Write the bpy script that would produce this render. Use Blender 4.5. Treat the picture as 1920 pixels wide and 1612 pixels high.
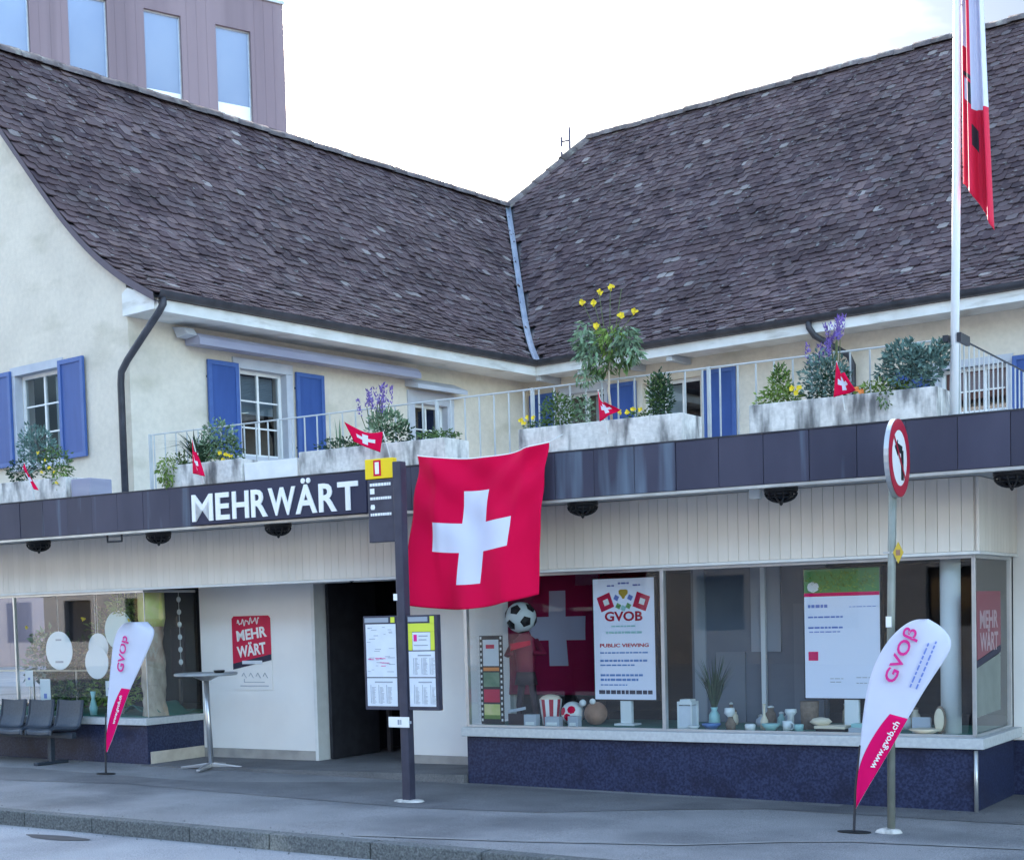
import bpy, bmesh, math, random
from mathutils import Vector, Matrix
from math import sin, cos, pi, radians

for o in list(bpy.data.objects): bpy.data.objects.remove(o)
S = bpy.context.scene
COL = S.collection
rnd = random.Random(7)

# ------------------------------------------------------------ camera, world, sun
def cam_matrix(yaw, pitch, roll, loc):
    f = Vector((sin(yaw)*cos(pitch), cos(yaw)*cos(pitch), sin(pitch)))
    r = Vector((cos(yaw), -sin(yaw), 0)); u = r.cross(f)
    r2 = cos(roll)*r + sin(roll)*u; u2 = r2.cross(f)
    m = Matrix((r2, u2, -f)).transposed().to_4x4(); m.translation = loc
    return m
cd = bpy.data.cameras.new('camera'); cam = bpy.data.objects.new('camera', cd); COL.objects.link(cam)
cam.matrix_world = cam_matrix(radians(-39.30), radians(-3.366), radians(-1.491), Vector((0, 0, 1.67)))
cd.sensor_fit = 'HORIZONTAL'; cd.sensor_width = 36; cd.lens = 2785/1920*36; cd.shift_y = 508.8/1920
cd.clip_start = 0.1; cd.clip_end = 1500
S.camera = cam

SUN_AZ, SUN_EL = radians(-45), radians(18)          # azimuth from +Y towards +X
w = bpy.data.worlds.new('World'); S.world = w; w.use_nodes = True
nt = w.node_tree; nt.nodes.clear()
out = nt.nodes.new('ShaderNodeOutputWorld'); bg = nt.nodes.new('ShaderNodeBackground')
sky = nt.nodes.new('ShaderNodeTexSky'); sky.sky_type = 'NISHITA'; sky.sun_disc = False
sky.sun_elevation = SUN_EL; sky.sun_rotation = SUN_AZ; sky.air_density = 1.0; sky.dust_density = 1.9; sky.ozone_density = 1.6
# thin bright cloud layer broken by a few blue gaps
tc = nt.nodes.new('ShaderNodeTexCoord'); mp = nt.nodes.new('ShaderNodeMapping'); mp.inputs['Scale'].default_value = (1.0, 1.0, 3.2)
mp.inputs['Location'].default_value = (0.90, 0.63, 0.27)
no = nt.nodes.new('ShaderNodeTexNoise'); no.inputs['Scale'].default_value = 2.3; no.inputs['Detail'].default_value = 6; no.inputs['Roughness'].default_value = .55
cr = nt.nodes.new('ShaderNodeValToRGB'); cr.color_ramp.elements[0].position = .36; cr.color_ramp.elements[1].position = .52
nt.links.new(tc.outputs['Generated'], mp.inputs['Vector']); nt.links.new(mp.outputs['Vector'], no.inputs['Vector'])
nt.links.new(no.outputs['Fac'], cr.inputs['Fac'])
cr.color_ramp.elements[0].color = (.046, .055, .068, 1); cr.color_ramp.elements[1].color = (1, .955, .885, 1); ce = cr.color_ramp.elements.new(.435); ce.color = (.085, .092, .10, 1)
mx = nt.nodes.new('ShaderNodeMix'); mx.data_type = 'RGBA'; mx.blend_type = 'MULTIPLY'; mx.inputs['Factor'].default_value = 1
nt.links.new(sky.outputs['Color'], mx.inputs['A']); nt.links.new(cr.outputs['Color'], mx.inputs['B']); nt.links.new(mx.outputs['Result'], bg.inputs['Color'])
nt.links.new(bg.outputs['Background'], out.inputs['Surface'])
bg.inputs['Strength'].default_value = 0.15
sd = bpy.data.lights.new('sun', 'SUN'); sd.energy = 3.0; sd.angle = radians(0.6); sd.color = (1, .93, .84)
sun = bpy.data.objects.new('sun', sd); COL.objects.link(sun)
sv = Vector((sin(SUN_AZ)*cos(SUN_EL), cos(SUN_AZ)*cos(SUN_EL), sin(SUN_EL)))
sun.rotation_euler = sv.to_track_quat('Z', 'Y').to_euler(); sun.location = sv*60
S.view_settings.view_transform = 'Standard'; S.view_settings.look = 'None'
S.view_settings.gamma = 1.0; S.view_settings.use_curve_mapping = False
S.view_settings.exposure = 3.55
S.cycles.max_bounces = 8; S.cycles.transparent_max_bounces = 12; S.cycles.caustics_reflective = False; S.cycles.caustics_refractive = False

# ------------------------------------------------------------ frames
AZ = radians(7.0); UU = Vector((cos(AZ), sin(AZ), 0)); VV = Vector((-sin(AZ), cos(AZ), 0)); OO = Vector((-9.7098, 11.1404, 0))
def FS(u, v, z): return OO + UU*u + VV*v + Vector((0, 0, z))     # shop front frame: u along the front, v into the building
def FW(x, y, z): return Vector((x, y, z))                          # upper building, square to the world
def gz(u): return -0.009*max(-12, min(12, u))                      # the street falls gently to the right

# ------------------------------------------------------------ materials
MATS = {}
def nodes(name):
    m = bpy.data.materials.new(name); m.use_nodes = True; n = m.node_tree; n.nodes.clear()
    o = n.nodes.new('ShaderNodeOutputMaterial'); b = n.nodes.new('ShaderNodeBsdfPrincipled')
    n.links.new(b.outputs[0], o.inputs[0]); MATS[name] = m
    return m, n, b, o
def rgb(c): return (c[0], c[1], c[2], 1)
def mat(name, c, c2=None, scale=6, detail=5, rough=.7, metal=0, bump=0, bscale=40, lo=.35, hi=.65, stretch=None, island=0, objrand=0, spec=.3, coat=0, stain=None, speck=0, sscale=90):
    m, n, b, o = nodes(name); L = n.links.new
    b.inputs['Roughness'].default_value = rough; b.inputs['Metallic'].default_value = metal; b.inputs['Specular IOR Level'].default_value = spec
    if coat: b.inputs['Coat Weight'].default_value = coat
    g = n.nodes.new('ShaderNodeNewGeometry'); vec = g.outputs['Position']
    if stretch:
        mpn = n.nodes.new('ShaderNodeMapping'); mpn.inputs['Scale'].default_value = stretch; L(vec, mpn.inputs['Vector']); vec = mpn.outputs['Vector']
    col = None
    def mix(fac, A, B, mode='MIX'):
        x = n.nodes.new('ShaderNodeMix'); x.data_type = 'RGBA'; x.blend_type = mode
        for s, v in (('Factor', fac), ('A', A), ('B', B)):
            if hasattr(v, 'is_output'): L(v, x.inputs[s])
            else: x.inputs[s].default_value = v
        return x.outputs['Result']
    def noise(sc, dt=5, v=None):
        t = n.nodes.new('ShaderNodeTexNoise'); t.inputs['Scale'].default_value = sc; t.inputs['Detail'].default_value = dt; L(v or vec, t.inputs['Vector']); return t.outputs['Fac']
    def ramp(f, a, bb):
        t = n.nodes.new('ShaderNodeMapRange'); t.inputs['From Min'].default_value = a; t.inputs['From Max'].default_value = bb; L(f, t.inputs['Value']); return t.outputs['Result']
    col = rgb(c)
    if c2: col = mix(ramp(noise(scale, detail), lo, hi), rgb(c), rgb(c2))
    if stain:  # (colour, scale, lo, hi, stretch)
        sm = n.nodes.new('ShaderNodeMapping'); sm.inputs['Scale'].default_value = stain[4]; L(g.outputs['Position'], sm.inputs['Vector'])
        col = mix(ramp(noise(stain[1], 4, sm.outputs['Vector']), stain[2], stain[3]), col, rgb(stain[0]))
    if speck:
        hs0 = n.nodes.new('ShaderNodeHueSaturation'); t0 = n.nodes.new('ShaderNodeMapRange'); t0.inputs['From Min'].default_value = .3; t0.inputs['From Max'].default_value = .7
        t0.inputs['To Min'].default_value = 1-speck; t0.inputs['To Max'].default_value = 1+speck; L(noise(sscale, 3, g.outputs['Position']), t0.inputs['Value']); L(t0.outputs['Result'], hs0.inputs['Value'])
        if hasattr(col, 'is_output'): L(col, hs0.inputs['Color'])
        else: hs0.inputs['Color'].default_value = col
        col = hs0.outputs['Color']
    if island or objrand:
        if island: r = g.outputs['Random Per Island']; amt = island
        else:
            oi = n.nodes.new('ShaderNodeObjectInfo'); r = oi.outputs['Random']; amt = objrand
        t = n.nodes.new('ShaderNodeMapRange'); t.inputs['To Min'].default_value = 1-amt; t.inputs['To Max'].default_value = 1+amt; L(r, t.inputs['Value'])
        hs = n.nodes.new('ShaderNodeHueSaturation'); L(t.outputs['Result'], hs.inputs['Value'])
        if hasattr(col, 'is_output'): L(col, hs.inputs['Color'])
        else: hs.inputs['Color'].default_value = col
        col = hs.outputs['Color']
    if hasattr(col, 'is_output'): L(col, b.inputs['Base Color'])
    else: b.inputs['Base Color'].default_value = col
    if bump:
        bp = n.nodes.new('ShaderNodeBump'); bp.inputs['Strength'].default_value = bump; bp.inputs['Distance'].default_value = .01
        L(noise(bscale, 6, g.outputs['Position']), bp.inputs['Height']); L(bp.outputs['Normal'], b.inputs['Normal'])
    return m
def tile_mat():
    m, n, b, o = nodes('roof_tile'); L = n.links.new
    g = n.nodes.new('ShaderNodeNewGeometry'); oi = n.nodes.new('ShaderNodeObjectInfo')
    ad = n.nodes.new('ShaderNodeMath'); ad.operation = 'ADD'; L(g.outputs['Random Per Island'], ad.inputs[0]); L(oi.outputs['Random'], ad.inputs[1])
    fr = n.nodes.new('ShaderNodeMath'); fr.operation = 'FRACT'; L(ad.outputs[0], fr.inputs[0])
    cr = n.nodes.new('ShaderNodeValToRGB'); e = cr.color_ramp.elements
    e[0].color = (.040, .027, .034, 1); e[1].color = (.24, .21, .20, 1)
    for p, c in ((.20, (.064, .042, .047, 1)), (.48, (.082, .055, .059, 1)), (.76, (.086, .063, .069, 1)), (.93, (.115, .080, .080, 1)), (.98, (.11, .092, .098, 1))):
        q = e.new(p); q.color = c
    L(fr.outputs[0], cr.inputs['Fac'])
    no1 = n.nodes.new('ShaderNodeTexNoise'); no1.inputs['Scale'].default_value = 1.1; no1.inputs['Detail'].default_value = 6; L(g.outputs['Position'], no1.inputs['Vector'])
    mr = n.nodes.new('ShaderNodeMapRange'); mr.inputs['From Min'].default_value = .3; mr.inputs['From Max'].default_value = .7; mr.inputs['To Min'].default_value = .74; mr.inputs['To Max'].default_value = 1.36; L(no1.outputs['Fac'], mr.inputs['Value'])
    hs = n.nodes.new('ShaderNodeHueSaturation'); L(cr.outputs['Color'], hs.inputs['Color']); L(mr.outputs['Result'], hs.inputs['Value'])
    no2 = n.nodes.new('ShaderNodeTexNoise'); no2.inputs['Scale'].default_value = 9; no2.inputs['Detail'].default_value = 8; L(g.outputs['Position'], no2.inputs['Vector'])
    m2 = n.nodes.new('ShaderNodeMapRange'); m2.inputs['From Min'].default_value = .63; m2.inputs['From Max'].default_value = .74; L(no2.outputs['Fac'], m2.inputs['Value'])
    mx = n.nodes.new('ShaderNodeMix'); mx.data_type = 'RGBA'; L(m2.outputs['Result'], mx.inputs['Factor']); L(hs.outputs['Color'], mx.inputs['A']); mx.inputs['B'].default_value = (.20, .205, .20, 1)
    L(mx.outputs['Result'], b.inputs['Base Color']); b.inputs['Roughness'].default_value = .85; b.inputs['Specular IOR Level'].default_value = .15
    bp = n.nodes.new('ShaderNodeBump'); bp.inputs['Strength'].default_value = .4; bp.inputs['Distance'].default_value = .01; L(no2.outputs['Fac'], bp.inputs['Height']); L(bp.outputs['Normal'], b.inputs['Normal'])
def glass_mat(name, tint=(.80, .86, .88), refl=1.0, base=.05):
    m, n, b, o = nodes(name); n.nodes.remove(b); L = n.links.new
    t = n.nodes.new('ShaderNodeBsdfTransparent'); t.inputs['Color'].default_value = rgb(tint)
    gl = n.nodes.new('ShaderNodeBsdfGlossy'); gl.inputs['Roughness'].default_value = .015; gl.inputs['Color'].default_value = (refl, refl, refl, 1)
    fr = n.nodes.new('ShaderNodeLayerWeight'); fr.inputs['Blend'].default_value = .5
    p5 = n.nodes.new('ShaderNodeMath'); p5.operation = 'POWER'; p5.inputs[1].default_value = 5; L(fr.outputs['Facing'], p5.inputs[0])
    a = n.nodes.new('ShaderNodeMath'); a.operation = 'MULTIPLY_ADD'; a.inputs[1].default_value = .95; a.inputs[2].default_value = .045+base; a.use_clamp = True; L(p5.outputs[0], a.inputs[0])
    x = n.nodes.new('ShaderNodeMixShader'); L(a.outputs[0], x.inputs[0]); L(t.outputs[0], x.inputs[1]); L(gl.outputs[0], x.inputs[2]); L(x.outputs[0], o.inputs[0])
def screen_mat(name, c, e=.25):
    m, n, b, o = nodes(name); b.inputs['Base Color'].default_value = rgb(c); b.inputs['Roughness'].default_value = .35
    b.inputs['Emission Color'].default_value = rgb(c); b.inputs['Emission Strength'].default_value = e

tile_mat()
mat('plaster', (.63, .57, .475), (.57, .515, .43), 1.6, 6, .9, bump=.35, bscale=50, lo=.38, hi=.7, speck=.05, sscale=14, stain=((.44, .40, .31), .9, .56, .80, (1, 1, 2.2)))
mat('plaster_white', (.84, .83, .81), (.80, .79, .775), 2.2, 5, .85, bump=.1, bscale=80)
mat('wall_base', (.30, .29, .28), (.40, .38, .36), 5, 6, .85, bump=.2)
mat('stone_frame', (.40, .42, .47), (.47, .49, .53), 4, 6, .85, bump=.2)
mat('shutter_blue', (.036, .082, .26), (.030, .070, .23), 9, 4, .5, stretch=(1, 1, .2), bump=.05)
mat('shutter_edge', (.058, .115, .31), (.050, .10, .28), 9, 4, .5)
mat('white_paint', (.74, .75, .74), (.67, .68, .67), 7, 4, .5)
mat('rail_paint', (.46, .48, .48), (.40, .42, .42), 7, 4, .5)
mat('board_paint', (.76, .71, .645), (.71, .665, .60), 5, 5, .6, stretch=(1, 1, .25), objrand=.035, bump=.05)
mat('soffit_paint', (.46, .48, .50), (.40, .42, .44), 3, 5, .75)
mat('eave_white', (.72, .72, .70), (.60, .60, .57), 3, 6, .6, stain=((.42, .40, .36), 3, .55, .75, (.6, .6, 3)))
mat('gutter', (.035, .037, .045), (.06, .06, .072), 4, 5, .5, metal=.3)
mat('valley_zinc', (.30, .35, .43), (.42, .46, .52), 3, 5, .45, metal=.6)
mat('fascia_zinc', (.036, .037, .062), (.052, .051, .080), 2.2, 5, .5, metal=.2, objrand=.16, stretch=(1, 1, .35), stain=((.16, .22, .29), 2.1, .60, .80, (1.6, 1.6, .16)))
mat('drip_metal', (.50, .50, .48), (.38, .38, .36), 5, 5, .45, metal=.5)
mat('plinth_blue', (.014, .019, .052), (.036, .047, .105), 45, 3, .4, lo=.40, hi=.66, stain=((.011, .012, .030), 3, .5, .75, (1, 1, 1)), bump=.2, bscale=70)
mat('sill_stone', (.46, .48, .50), (.54, .56, .57), 30, 5, .6)
mat('travertine', (.58, .52, .44), (.48, .42, .35), 8, 6, .7)
mat('aluminium', (.56, .57, .57), (.48, .49, .5), 6, 4, .35, metal=.7)
mat('dark_metal', (.024, .024, .030), (.034, .034, .042), 8, 4, .5)
mat('black', (.010, .010, .012), None, rough=.5)
mat('bus_post', (.038, .038, .060), (.05, .05, .075), 8, 4, .45)
mat('concrete_planter', (.68, .66, .625), (.54, .525, .50), 3.5, 8, .9, bump=.5, bscale=35, speck=.12, sscale=25, stain=((.15, .15, .15), 3.4, .48, .68, (2.6, 2.6, .6)))
mat('soil', (.035, .025, .018), (.05, .038, .028), 20, 5, .95)
mat('asphalt', (.20, .199, .205), (.255, .253, .26), 1.2, 7, .9, bump=.6, bscale=120, speck=.35, sscale=110, stain=((.115, .117, .125), .7, .48, .72, (1, 1, 1)))
mat('asphalt_dark', (.13, .13, .137), (.17, .17, .177), 1.7, 7, .9, bump=.6, bscale=120, speck=.35, sscale=110, stain=((.08, .082, .09), .9, .5, .75, (1, 1, 1)))
mat('road', (.27, .272, .285), (.33, .332, .345), 1.0, 7, .9, bump=.6, bscale=120, speck=.3, sscale=110, stain=((.21, .212, .225), .8, .5, .75, (1, 1, 1)))
mat('road_dark', (.035, .035, .04), (.06, .06, .065), 6, 6, .8)
mat('kerb_granite', (.085, .092, .095), (.13, .138, .138), 45, 4, .85, objrand=.10, bump=.4, bscale=50, speck=.4, sscale=60, stain=((.22, .22, .20), 1.3, .6, .75, (1, 1, 1)))
mat('kerb_top', (.50, .49, .46), (.42, .41, .39), 20, 5, .85)
mat('pale_line', (.27, .265, .26), (.20, .20, .205), 3, 6, .9)
mat('flag_red', (.60, .002, .05), None, rough=.8, spec=.1)
mat('red', (.60, .003, .05), None, rough=.6, spec=.1)
mat('print_red', (.55, .012, .06), None, rough=.5)
mat('magenta', (.72, .003, .12), None, rough=.7, spec=.1)
mat('banner_white', (.60, .62, .74), (.57, .59, .72), 4, 3, .7)
mat('print_white', (.80, .80, .80), None, rough=.5)
mat('print_pink', (.68, .02, .24), None, rough=.6)
mat('print_blue', (.15, .22, .55), None, rough=.6)
mat('print_grey', (.30, .33, .38), None, rough=.6)
mat('print_dark', (.03, .03, .06), None, rough=.6)
mat('print_green', (.10, .30, .10), (.30, .45, .18), 30, 4, .6)
mat('print_gold', (.55, .38, .05), None, rough=.6)
mat('paper', (.66, .70, .76), (.62, .66, .73), 12, 3, .6)
mat('yellow', (.80, .56, .01), None, rough=.45)
mat('yellow_green', (.60, .66, .06), None, rough=.5)
mat('sign_white', (.80, .80, .79), None, rough=.35)
mat('sign_red', (.42, .010, .035), None, rough=.4)
mat('pole_green', (.20, .215, .185), (.25, .26, .23), 8, 4, .5, metal=.2)
mat('flagpole', (.74, .76, .78), None, rough=.35)
mat('bench_metal', (.040, .052, .072), (.055, .068, .09), 40, 3, .45, metal=.3)
mat('table_metal', (.52, .53, .55), (.45, .46, .48), 8, 3, .3, metal=.75)
mat('table_top', (.34, .36, .38), (.28, .30, .32), 8, 3, .45)
mat('lamp_iron', (.012, .012, .014), (.02, .02, .022), 8, 3, .45)
mat('awning', (.26, .26, .34), (.31, .31, .38), 5, 4, .6, stretch=(.3, .3, 2))
mat('tower_clad', (.18, .138, .165), (.22, .172, .20), .55, 6, .7, stretch=(1, 1, .06), stain=((.155, .12, .143), .9, .5, .7, (1, 1, .04)))
mat('tower_reveal', (.10, .08, .10), None, rough=.7)
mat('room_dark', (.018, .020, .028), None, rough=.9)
mat('room_grey', (.12, .15, .20), (.15, .18, .23), 1.5, 4, .9)
mat('reflection_pale', (.30, .34, .40), None, rough=.9)
mat('column_white', (.74, .78, .80), None, rough=.6)
mat('glass_dark', (.02, .022, .03), None, rough=.05)
mat('blind', (.34, .40, .45), (.30, .36, .41), 12, 3, .7, stretch=(.2, .2, 6))
mat('curtain', (.66, .72, .74), (.58, .64, .67), 8, 3, .8, stretch=(2, 2, .1))
mat('bark', (.36, .29, .22), (.52, .43, .33), 14, 7, .9, bump=.6, bscale=30, stretch=(1, 1, .5))
mat('straw', (.70, .62, .30), (.55, .58, .18), 8, 5, .8)
mat('teal', (.05, .19, .15), (.04, .15, .12), 6, 4, .7)
mat('ceramic_white', (.70, .74, .75), None, rough=.3)
mat('ceramic_aqua', (.30, .55, .55), None, rough=.3)
mat('ceramic_blue', (.08, .20, .50), None, rough=.4)
mat('ceramic_brown', (.25, .14, .09), (.32, .18, .12), 12, 4, .6)
mat('wicker', (.22, .16, .12), (.15, .11, .08), 30, 4, .8)
mat('cream', (.70, .62, .48), None, rough=.6)
mat('shirt_maroon', (.20, .012, .045), None, rough=.8)
mat('trouser_dark', (.03, .018, .025), None, rough=.8)
mat('silver_card', (.40, .45, .52), None, rough=.4)
mat('leaf_green', (.10, .165, .055), (.07, .125, .045), 12, 3, .7, island=.5, spec=.12)
mat('leaf_dark', (.040, .080, .042), (.030, .062, .036), 12, 3, .7, island=.5, spec=.12)
mat('leaf_blue', (.14, .22, .19), (.09, .16, .15), 12, 3, .7, island=.45, spec=.12)
mat('leaf_light', (.19, .27, .065), (.13, .21, .055), 12, 3, .7, island=.45, spec=.12)
mat('leaf_grey', (.20, .28, .18), (.12, .20, .12), 12, 3, .7, island=.45, spec=.12)
mat('flower_yellow', (.72, .55, .03), None, rough=.6, island=.2)
mat('flower_purple', (.17, .11, .36), None, rough=.6, island=.35)
mat('flower_orange', (.75, .25, .06), None, rough=.6, island=.2)
mat('stem', (.10, .12, .05), None, rough=.8)
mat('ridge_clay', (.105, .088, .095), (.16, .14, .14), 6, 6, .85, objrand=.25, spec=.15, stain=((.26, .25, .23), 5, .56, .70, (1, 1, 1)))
mat('aerial_grey', (.10, .09, .13), None, rough=.6)
mat('reflection_grey', (.17, .20, .25), None, rough=.9)
mat('hall_wood', (.06, .055, .06), None, rough=.5)
mat('disc_green', (.55, .66, .62), None, rough=.6)
mat('sticker_red', (.22, .03, .055), None, rough=.35)
mat('sticker_text', (.42, .30, .33), None, rough=.5)
mat('sticker_grey', (.16, .19, .17), (.20, .23, .21), 6, 4, .4)
mat('opp_wall', (.24, .25, .28), (.20, .21, .24), .6, 5, .9)
glass_mat('shop_glass', (.84, .89, .91), .9, .025); glass_mat('pane_glass', (.55, .60, .62), 1.0, .08)
mat('tower_glass', (.36, .42, .55), (.42, .48, .60), .3, 4, .2, metal=.7)
screen_mat('screen_white', (.46, .54, .69), .03); screen_mat('screen_photo', (.05, .16, .05), .03)

def swiss_mat(name, cx, cy, hl, ht, red=(.62, .002, .052), white=(.62, .64, .76)):
    m, n, b, o = nodes(name); L = n.links.new; b.inputs['Roughness'].default_value = .8; b.inputs['Specular IOR Level'].default_value = .1
    uvn = n.nodes.new('ShaderNodeUVMap'); uvn.uv_map = 'UVMap'; sp = n.nodes.new('ShaderNodeSeparateXYZ'); L(uvn.outputs[0], sp.inputs[0])
    def M(op, a, bb):
        x = n.nodes.new('ShaderNodeMath'); x.operation = op
        for i, v in enumerate((a, bb)):
            if v is None: continue
            if hasattr(v, 'is_output'): L(v, x.inputs[i])
            else: x.inputs[i].default_value = v
        return x.outputs[0]
    dx = M('ABSOLUTE', M('SUBTRACT', sp.outputs[0], cx), None); dy = M('ABSOLUTE', M('SUBTRACT', sp.outputs[1], cy), None)
    a = M('MULTIPLY', M('LESS_THAN', dx, ht), M('LESS_THAN', dy, hl)); c = M('MULTIPLY', M('LESS_THAN', dx, hl), M('LESS_THAN', dy, ht))
    f = M('MAXIMUM', a, c)
    x = n.nodes.new('ShaderNodeMix'); x.data_type = 'RGBA'; L(f, x.inputs['Factor']); x.inputs['A'].default_value = rgb(red); x.inputs['B'].default_value = rgb(white)
    L(x.outputs['Result'], b.inputs['Base Color'])
    wv = n.nodes.new('ShaderNodeTexNoise'); wv.inputs['Scale'].default_value = 160; g = n.nodes.new('ShaderNodeNewGeometry'); L(g.outputs['Position'], wv.inputs['Vector'])
    bp = n.nodes.new('ShaderNodeBump'); bp.inputs['Strength'].default_value = .12; bp.inputs['Distance'].default_value = .004; L(wv.outputs['Fac'], bp.inputs['Height']); L(bp.outputs['Normal'], b.inputs['Normal'])
swiss_mat('swiss_big', .475, .475, .31, .097); swiss_mat('swiss_small', .5, .5, .31, .10); swiss_mat('swiss_shaded', .55, .55, .31, .097, (.17, .006, .04), (.30, .30, .40))  # last one: flag behind glass, indoor shade put into its darker colours

# ------------------------------------------------------------ objects
class MB:
    def __init__(s, F=FS): s.F = F; s.v = []; s.f = []; s.uv = None
    def add(s, pts, faces):
        k = len(s.v); s.v += [s.F(*p) if not isinstance(p, Vector) else p for p in pts]; s.f += [tuple(i+k for i in f) for f in faces]; return s
    def box(s, a0, a1, b0, b1, c0, c1):
        return s.add([(a0,b0,c0),(a1,b0,c0),(a1,b1,c0),(a0,b1,c0),(a0,b0,c1),(a1,b0,c1),(a1,b1,c1),(a0,b1,c1)],
                     [(0,3,2,1),(4,5,6,7),(0,1,5,4),(1,2,6,5),(2,3,7,6),(3,0,4,7)])
    def prism(s, poly, ext):          # poly: list of points, ext: offset (in frame coords)
        n = len(poly); q = [tuple(a+b for a, b in zip(p, ext)) for p in poly]
        return s.add(list(poly)+q, [tuple(range(n))[::-1], tuple(range(n, 2*n))] + [(i, (i+1) % n, n+(i+1) % n, n+i) for i in range(n)])
    def tube(s, pts, r, n=8, caps=True, r1=None):
        P = [s.F(*p) if not isinstance(p, Vector) else p for p in pts]; m = len(P); rings = []; k0 = len(s.v)
        up = None
        for i, p in enumerate(P):
            d = (P[min(i+1, m-1)]-P[max(i-1, 0)]).normalized()
            a = d.orthogonal().normalized() if up is None else (up - d*up.dot(d)).normalized()
            up = a; b = d.cross(a); rr = r if r1 is None else r+(r1-r)*i/(m-1)
            s.v += [p+(a*cos(2*pi*j/n)+b*sin(2*pi*j/n))*rr for j in range(n)]
        for i in range(m-1):
            for j in range(n): s.f.append((k0+i*n+j, k0+i*n+(j+1) % n, k0+(i+1)*n+(j+1) % n, k0+(i+1)*n+j))
        if caps: s.f += [tuple(k0+j for j in range(n))[::-1], tuple(k0+(m-1)*n+j for j in range(n))]
        return s
    def lathe(s, c, prof, n=16, sc=(1, 1)):     # prof: list of (radius, z) about vertical axis at frame point c
        k0 = len(s.v); m = len(prof)
        for r, z in prof:
            for j in range(n): s.v.append(s.F(c[0]+r*sc[0]*cos(2*pi*j/n), c[1]+r*sc[1]*sin(2*pi*j/n), c[2]+z))
        for i in range(m-1):
            for j in range(n): s.f.append((k0+i*n+j, k0+i*n+(j+1) % n, k0+(i+1)*n+(j+1) % n, k0+(i+1)*n+j))
        s.f += [tuple(k0+j for j in range(n))[::-1], tuple(k0+(m-1)*n+j for j in range(n))]
        return s
    def ball(s, c, r, n=14, m=9, sc=(1, 1, 1)):
        prof = [(max(1e-4, r*sin(pi*i/m)), -r*cos(pi*i/m)*sc[2]) for i in range(m+1)]
        return s.lathe(c, prof, n, sc)
    def grid(s, fn, nu, nv):
        k0 = len(s.v); uv = []
        for j in range(nv+1):
            for i in range(nu+1):
                p = fn(i/nu, j/nv); s.v.append(s.F(*p) if not isinstance(p, Vector) else p); uv.append((i/nu, j/nv))
        for j in range(nv):
            for i in range(nu): a = k0+j*(nu+1)+i; s.f.append((a, a+1, a+nu+2, a+nu+1))
        s.uv = uv; return s
    def build(s, name, m, parent=None, bevel=0, smooth=False, solid=0, kind=None, label=None):
        base = root_loc(parent)
        me = bpy.data.meshes.new(name); me.from_pydata([v-base for v in s.v], [], s.f)
        if s.uv:
            ul = me.uv_layers.new(name='UVMap')
            for l in me.loops: ul.data[l.index].uv = s.uv[l.vertex_index]
        if bevel:
            bm = bmesh.new(); bm.from_mesh(me)
            ed = [e for e in bm.edges if len(e.link_faces) == 2 and e.calc_face_angle(0) > .5]
            bmesh.ops.bevel(bm, geom=ed, offset=bevel, segments=2, affect='EDGES', profile=.6); bm.to_mesh(me); bm.free()
        else:
            bm = bmesh.new(); bm.from_mesh(me); bmesh.ops.recalc_face_normals(bm, faces=bm.faces) if not s.uv else None; bm.to_mesh(me); bm.free()
        if smooth:
            for p in me.polygons: p.use_smooth = True
        me.materials.append(MATS[m]); o = bpy.data.objects.new(name, me); COL.objects.link(o)
        if parent is not None: o.parent = parent
        if solid: md = o.modifiers.new('solid', 'SOLIDIFY'); md.thickness = solid; md.offset = 0
        if kind: o['kind'] = kind
        if label: o['label'] = label
        return o
def root_loc(p):
    t = Vector((0, 0, 0))
    while p is not None: t = t + Vector(p.location); p = p.parent
    return t
def thing(name, label, cat, loc, group=None):
    o = bpy.data.objects.new(name, None); COL.objects.link(o); o.location = loc; o.empty_display_size = .2
    o['label'] = label; o['category'] = cat
    if group: o['group'] = group
    return o
def tag(o, label, cat, group=None):
    o['label'] = label; o['category'] = cat
    if group: o['group'] = group
    return o
def struct(o): o['kind'] = 'structure'; return o
FONT_CACHE = {}
def text_mesh(txt, bold=0.0, ext=.002, spacing=1.0, shear=0):
    key = (txt, bold, ext, spacing, shear)
    if key in FONT_CACHE: return FONT_CACHE[key]
    c = bpy.data.curves.new('t', 'FONT'); c.body = txt; c.size = 1; c.offset = bold; c.extrude = 0; c.space_character = spacing; c.resolution_u = 3; c.shear = shear
    o = bpy.data.objects.new('t', c); COL.objects.link(o); dg = bpy.context.evaluated_depsgraph_get(); dg.update()
    me = bpy.data.meshes.new_from_object(o.evaluated_get(dg)); V = [v.co.copy() for v in me.vertices]; Fc = [tuple(p.vertices) for p in me.polygons]
    bpy.data.objects.remove(o); bpy.data.curves.remove(c); bpy.data.meshes.remove(me)
    FONT_CACHE[key] = (V, Fc); return V, Fc
def text(name, txt, m, parent, org, right, up, width, height, bold=0.0, depth=.004, shear=0, spacing=1.0):
    """lettering fitted to a width x height box whose lower left corner is org (world), facing right x up"""
    V, Fc = text_mesh(txt, bold, 0, spacing, shear)
    x0 = min(v.x for v in V); x1 = max(v.x for v in V); y0 = min(v.y for v in V); y1 = max(v.y for v in V)
    right = right.normalized(); up = up.normalized(); nrm = right.cross(up)
    b = MB(FW); P = [org+right*((v.x-x0)/(x1-x0)*width)+up*((v.y-y0)/(y1-y0)*height) for v in V]
    n = len(P); b.v = [p+nrm*depth for p in P]+P; b.f = [f for f in Fc]
    cnt = {}
    for f in Fc:
        for i in range(len(f)): e = (f[i], f[(i+1) % len(f)]); cnt[e] = 1
    for (a, c) in list(cnt):
        if (c, a) not in cnt: b.f.append((c, a, a+n, c+n))
    return b.build(name, m, parent)

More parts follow.
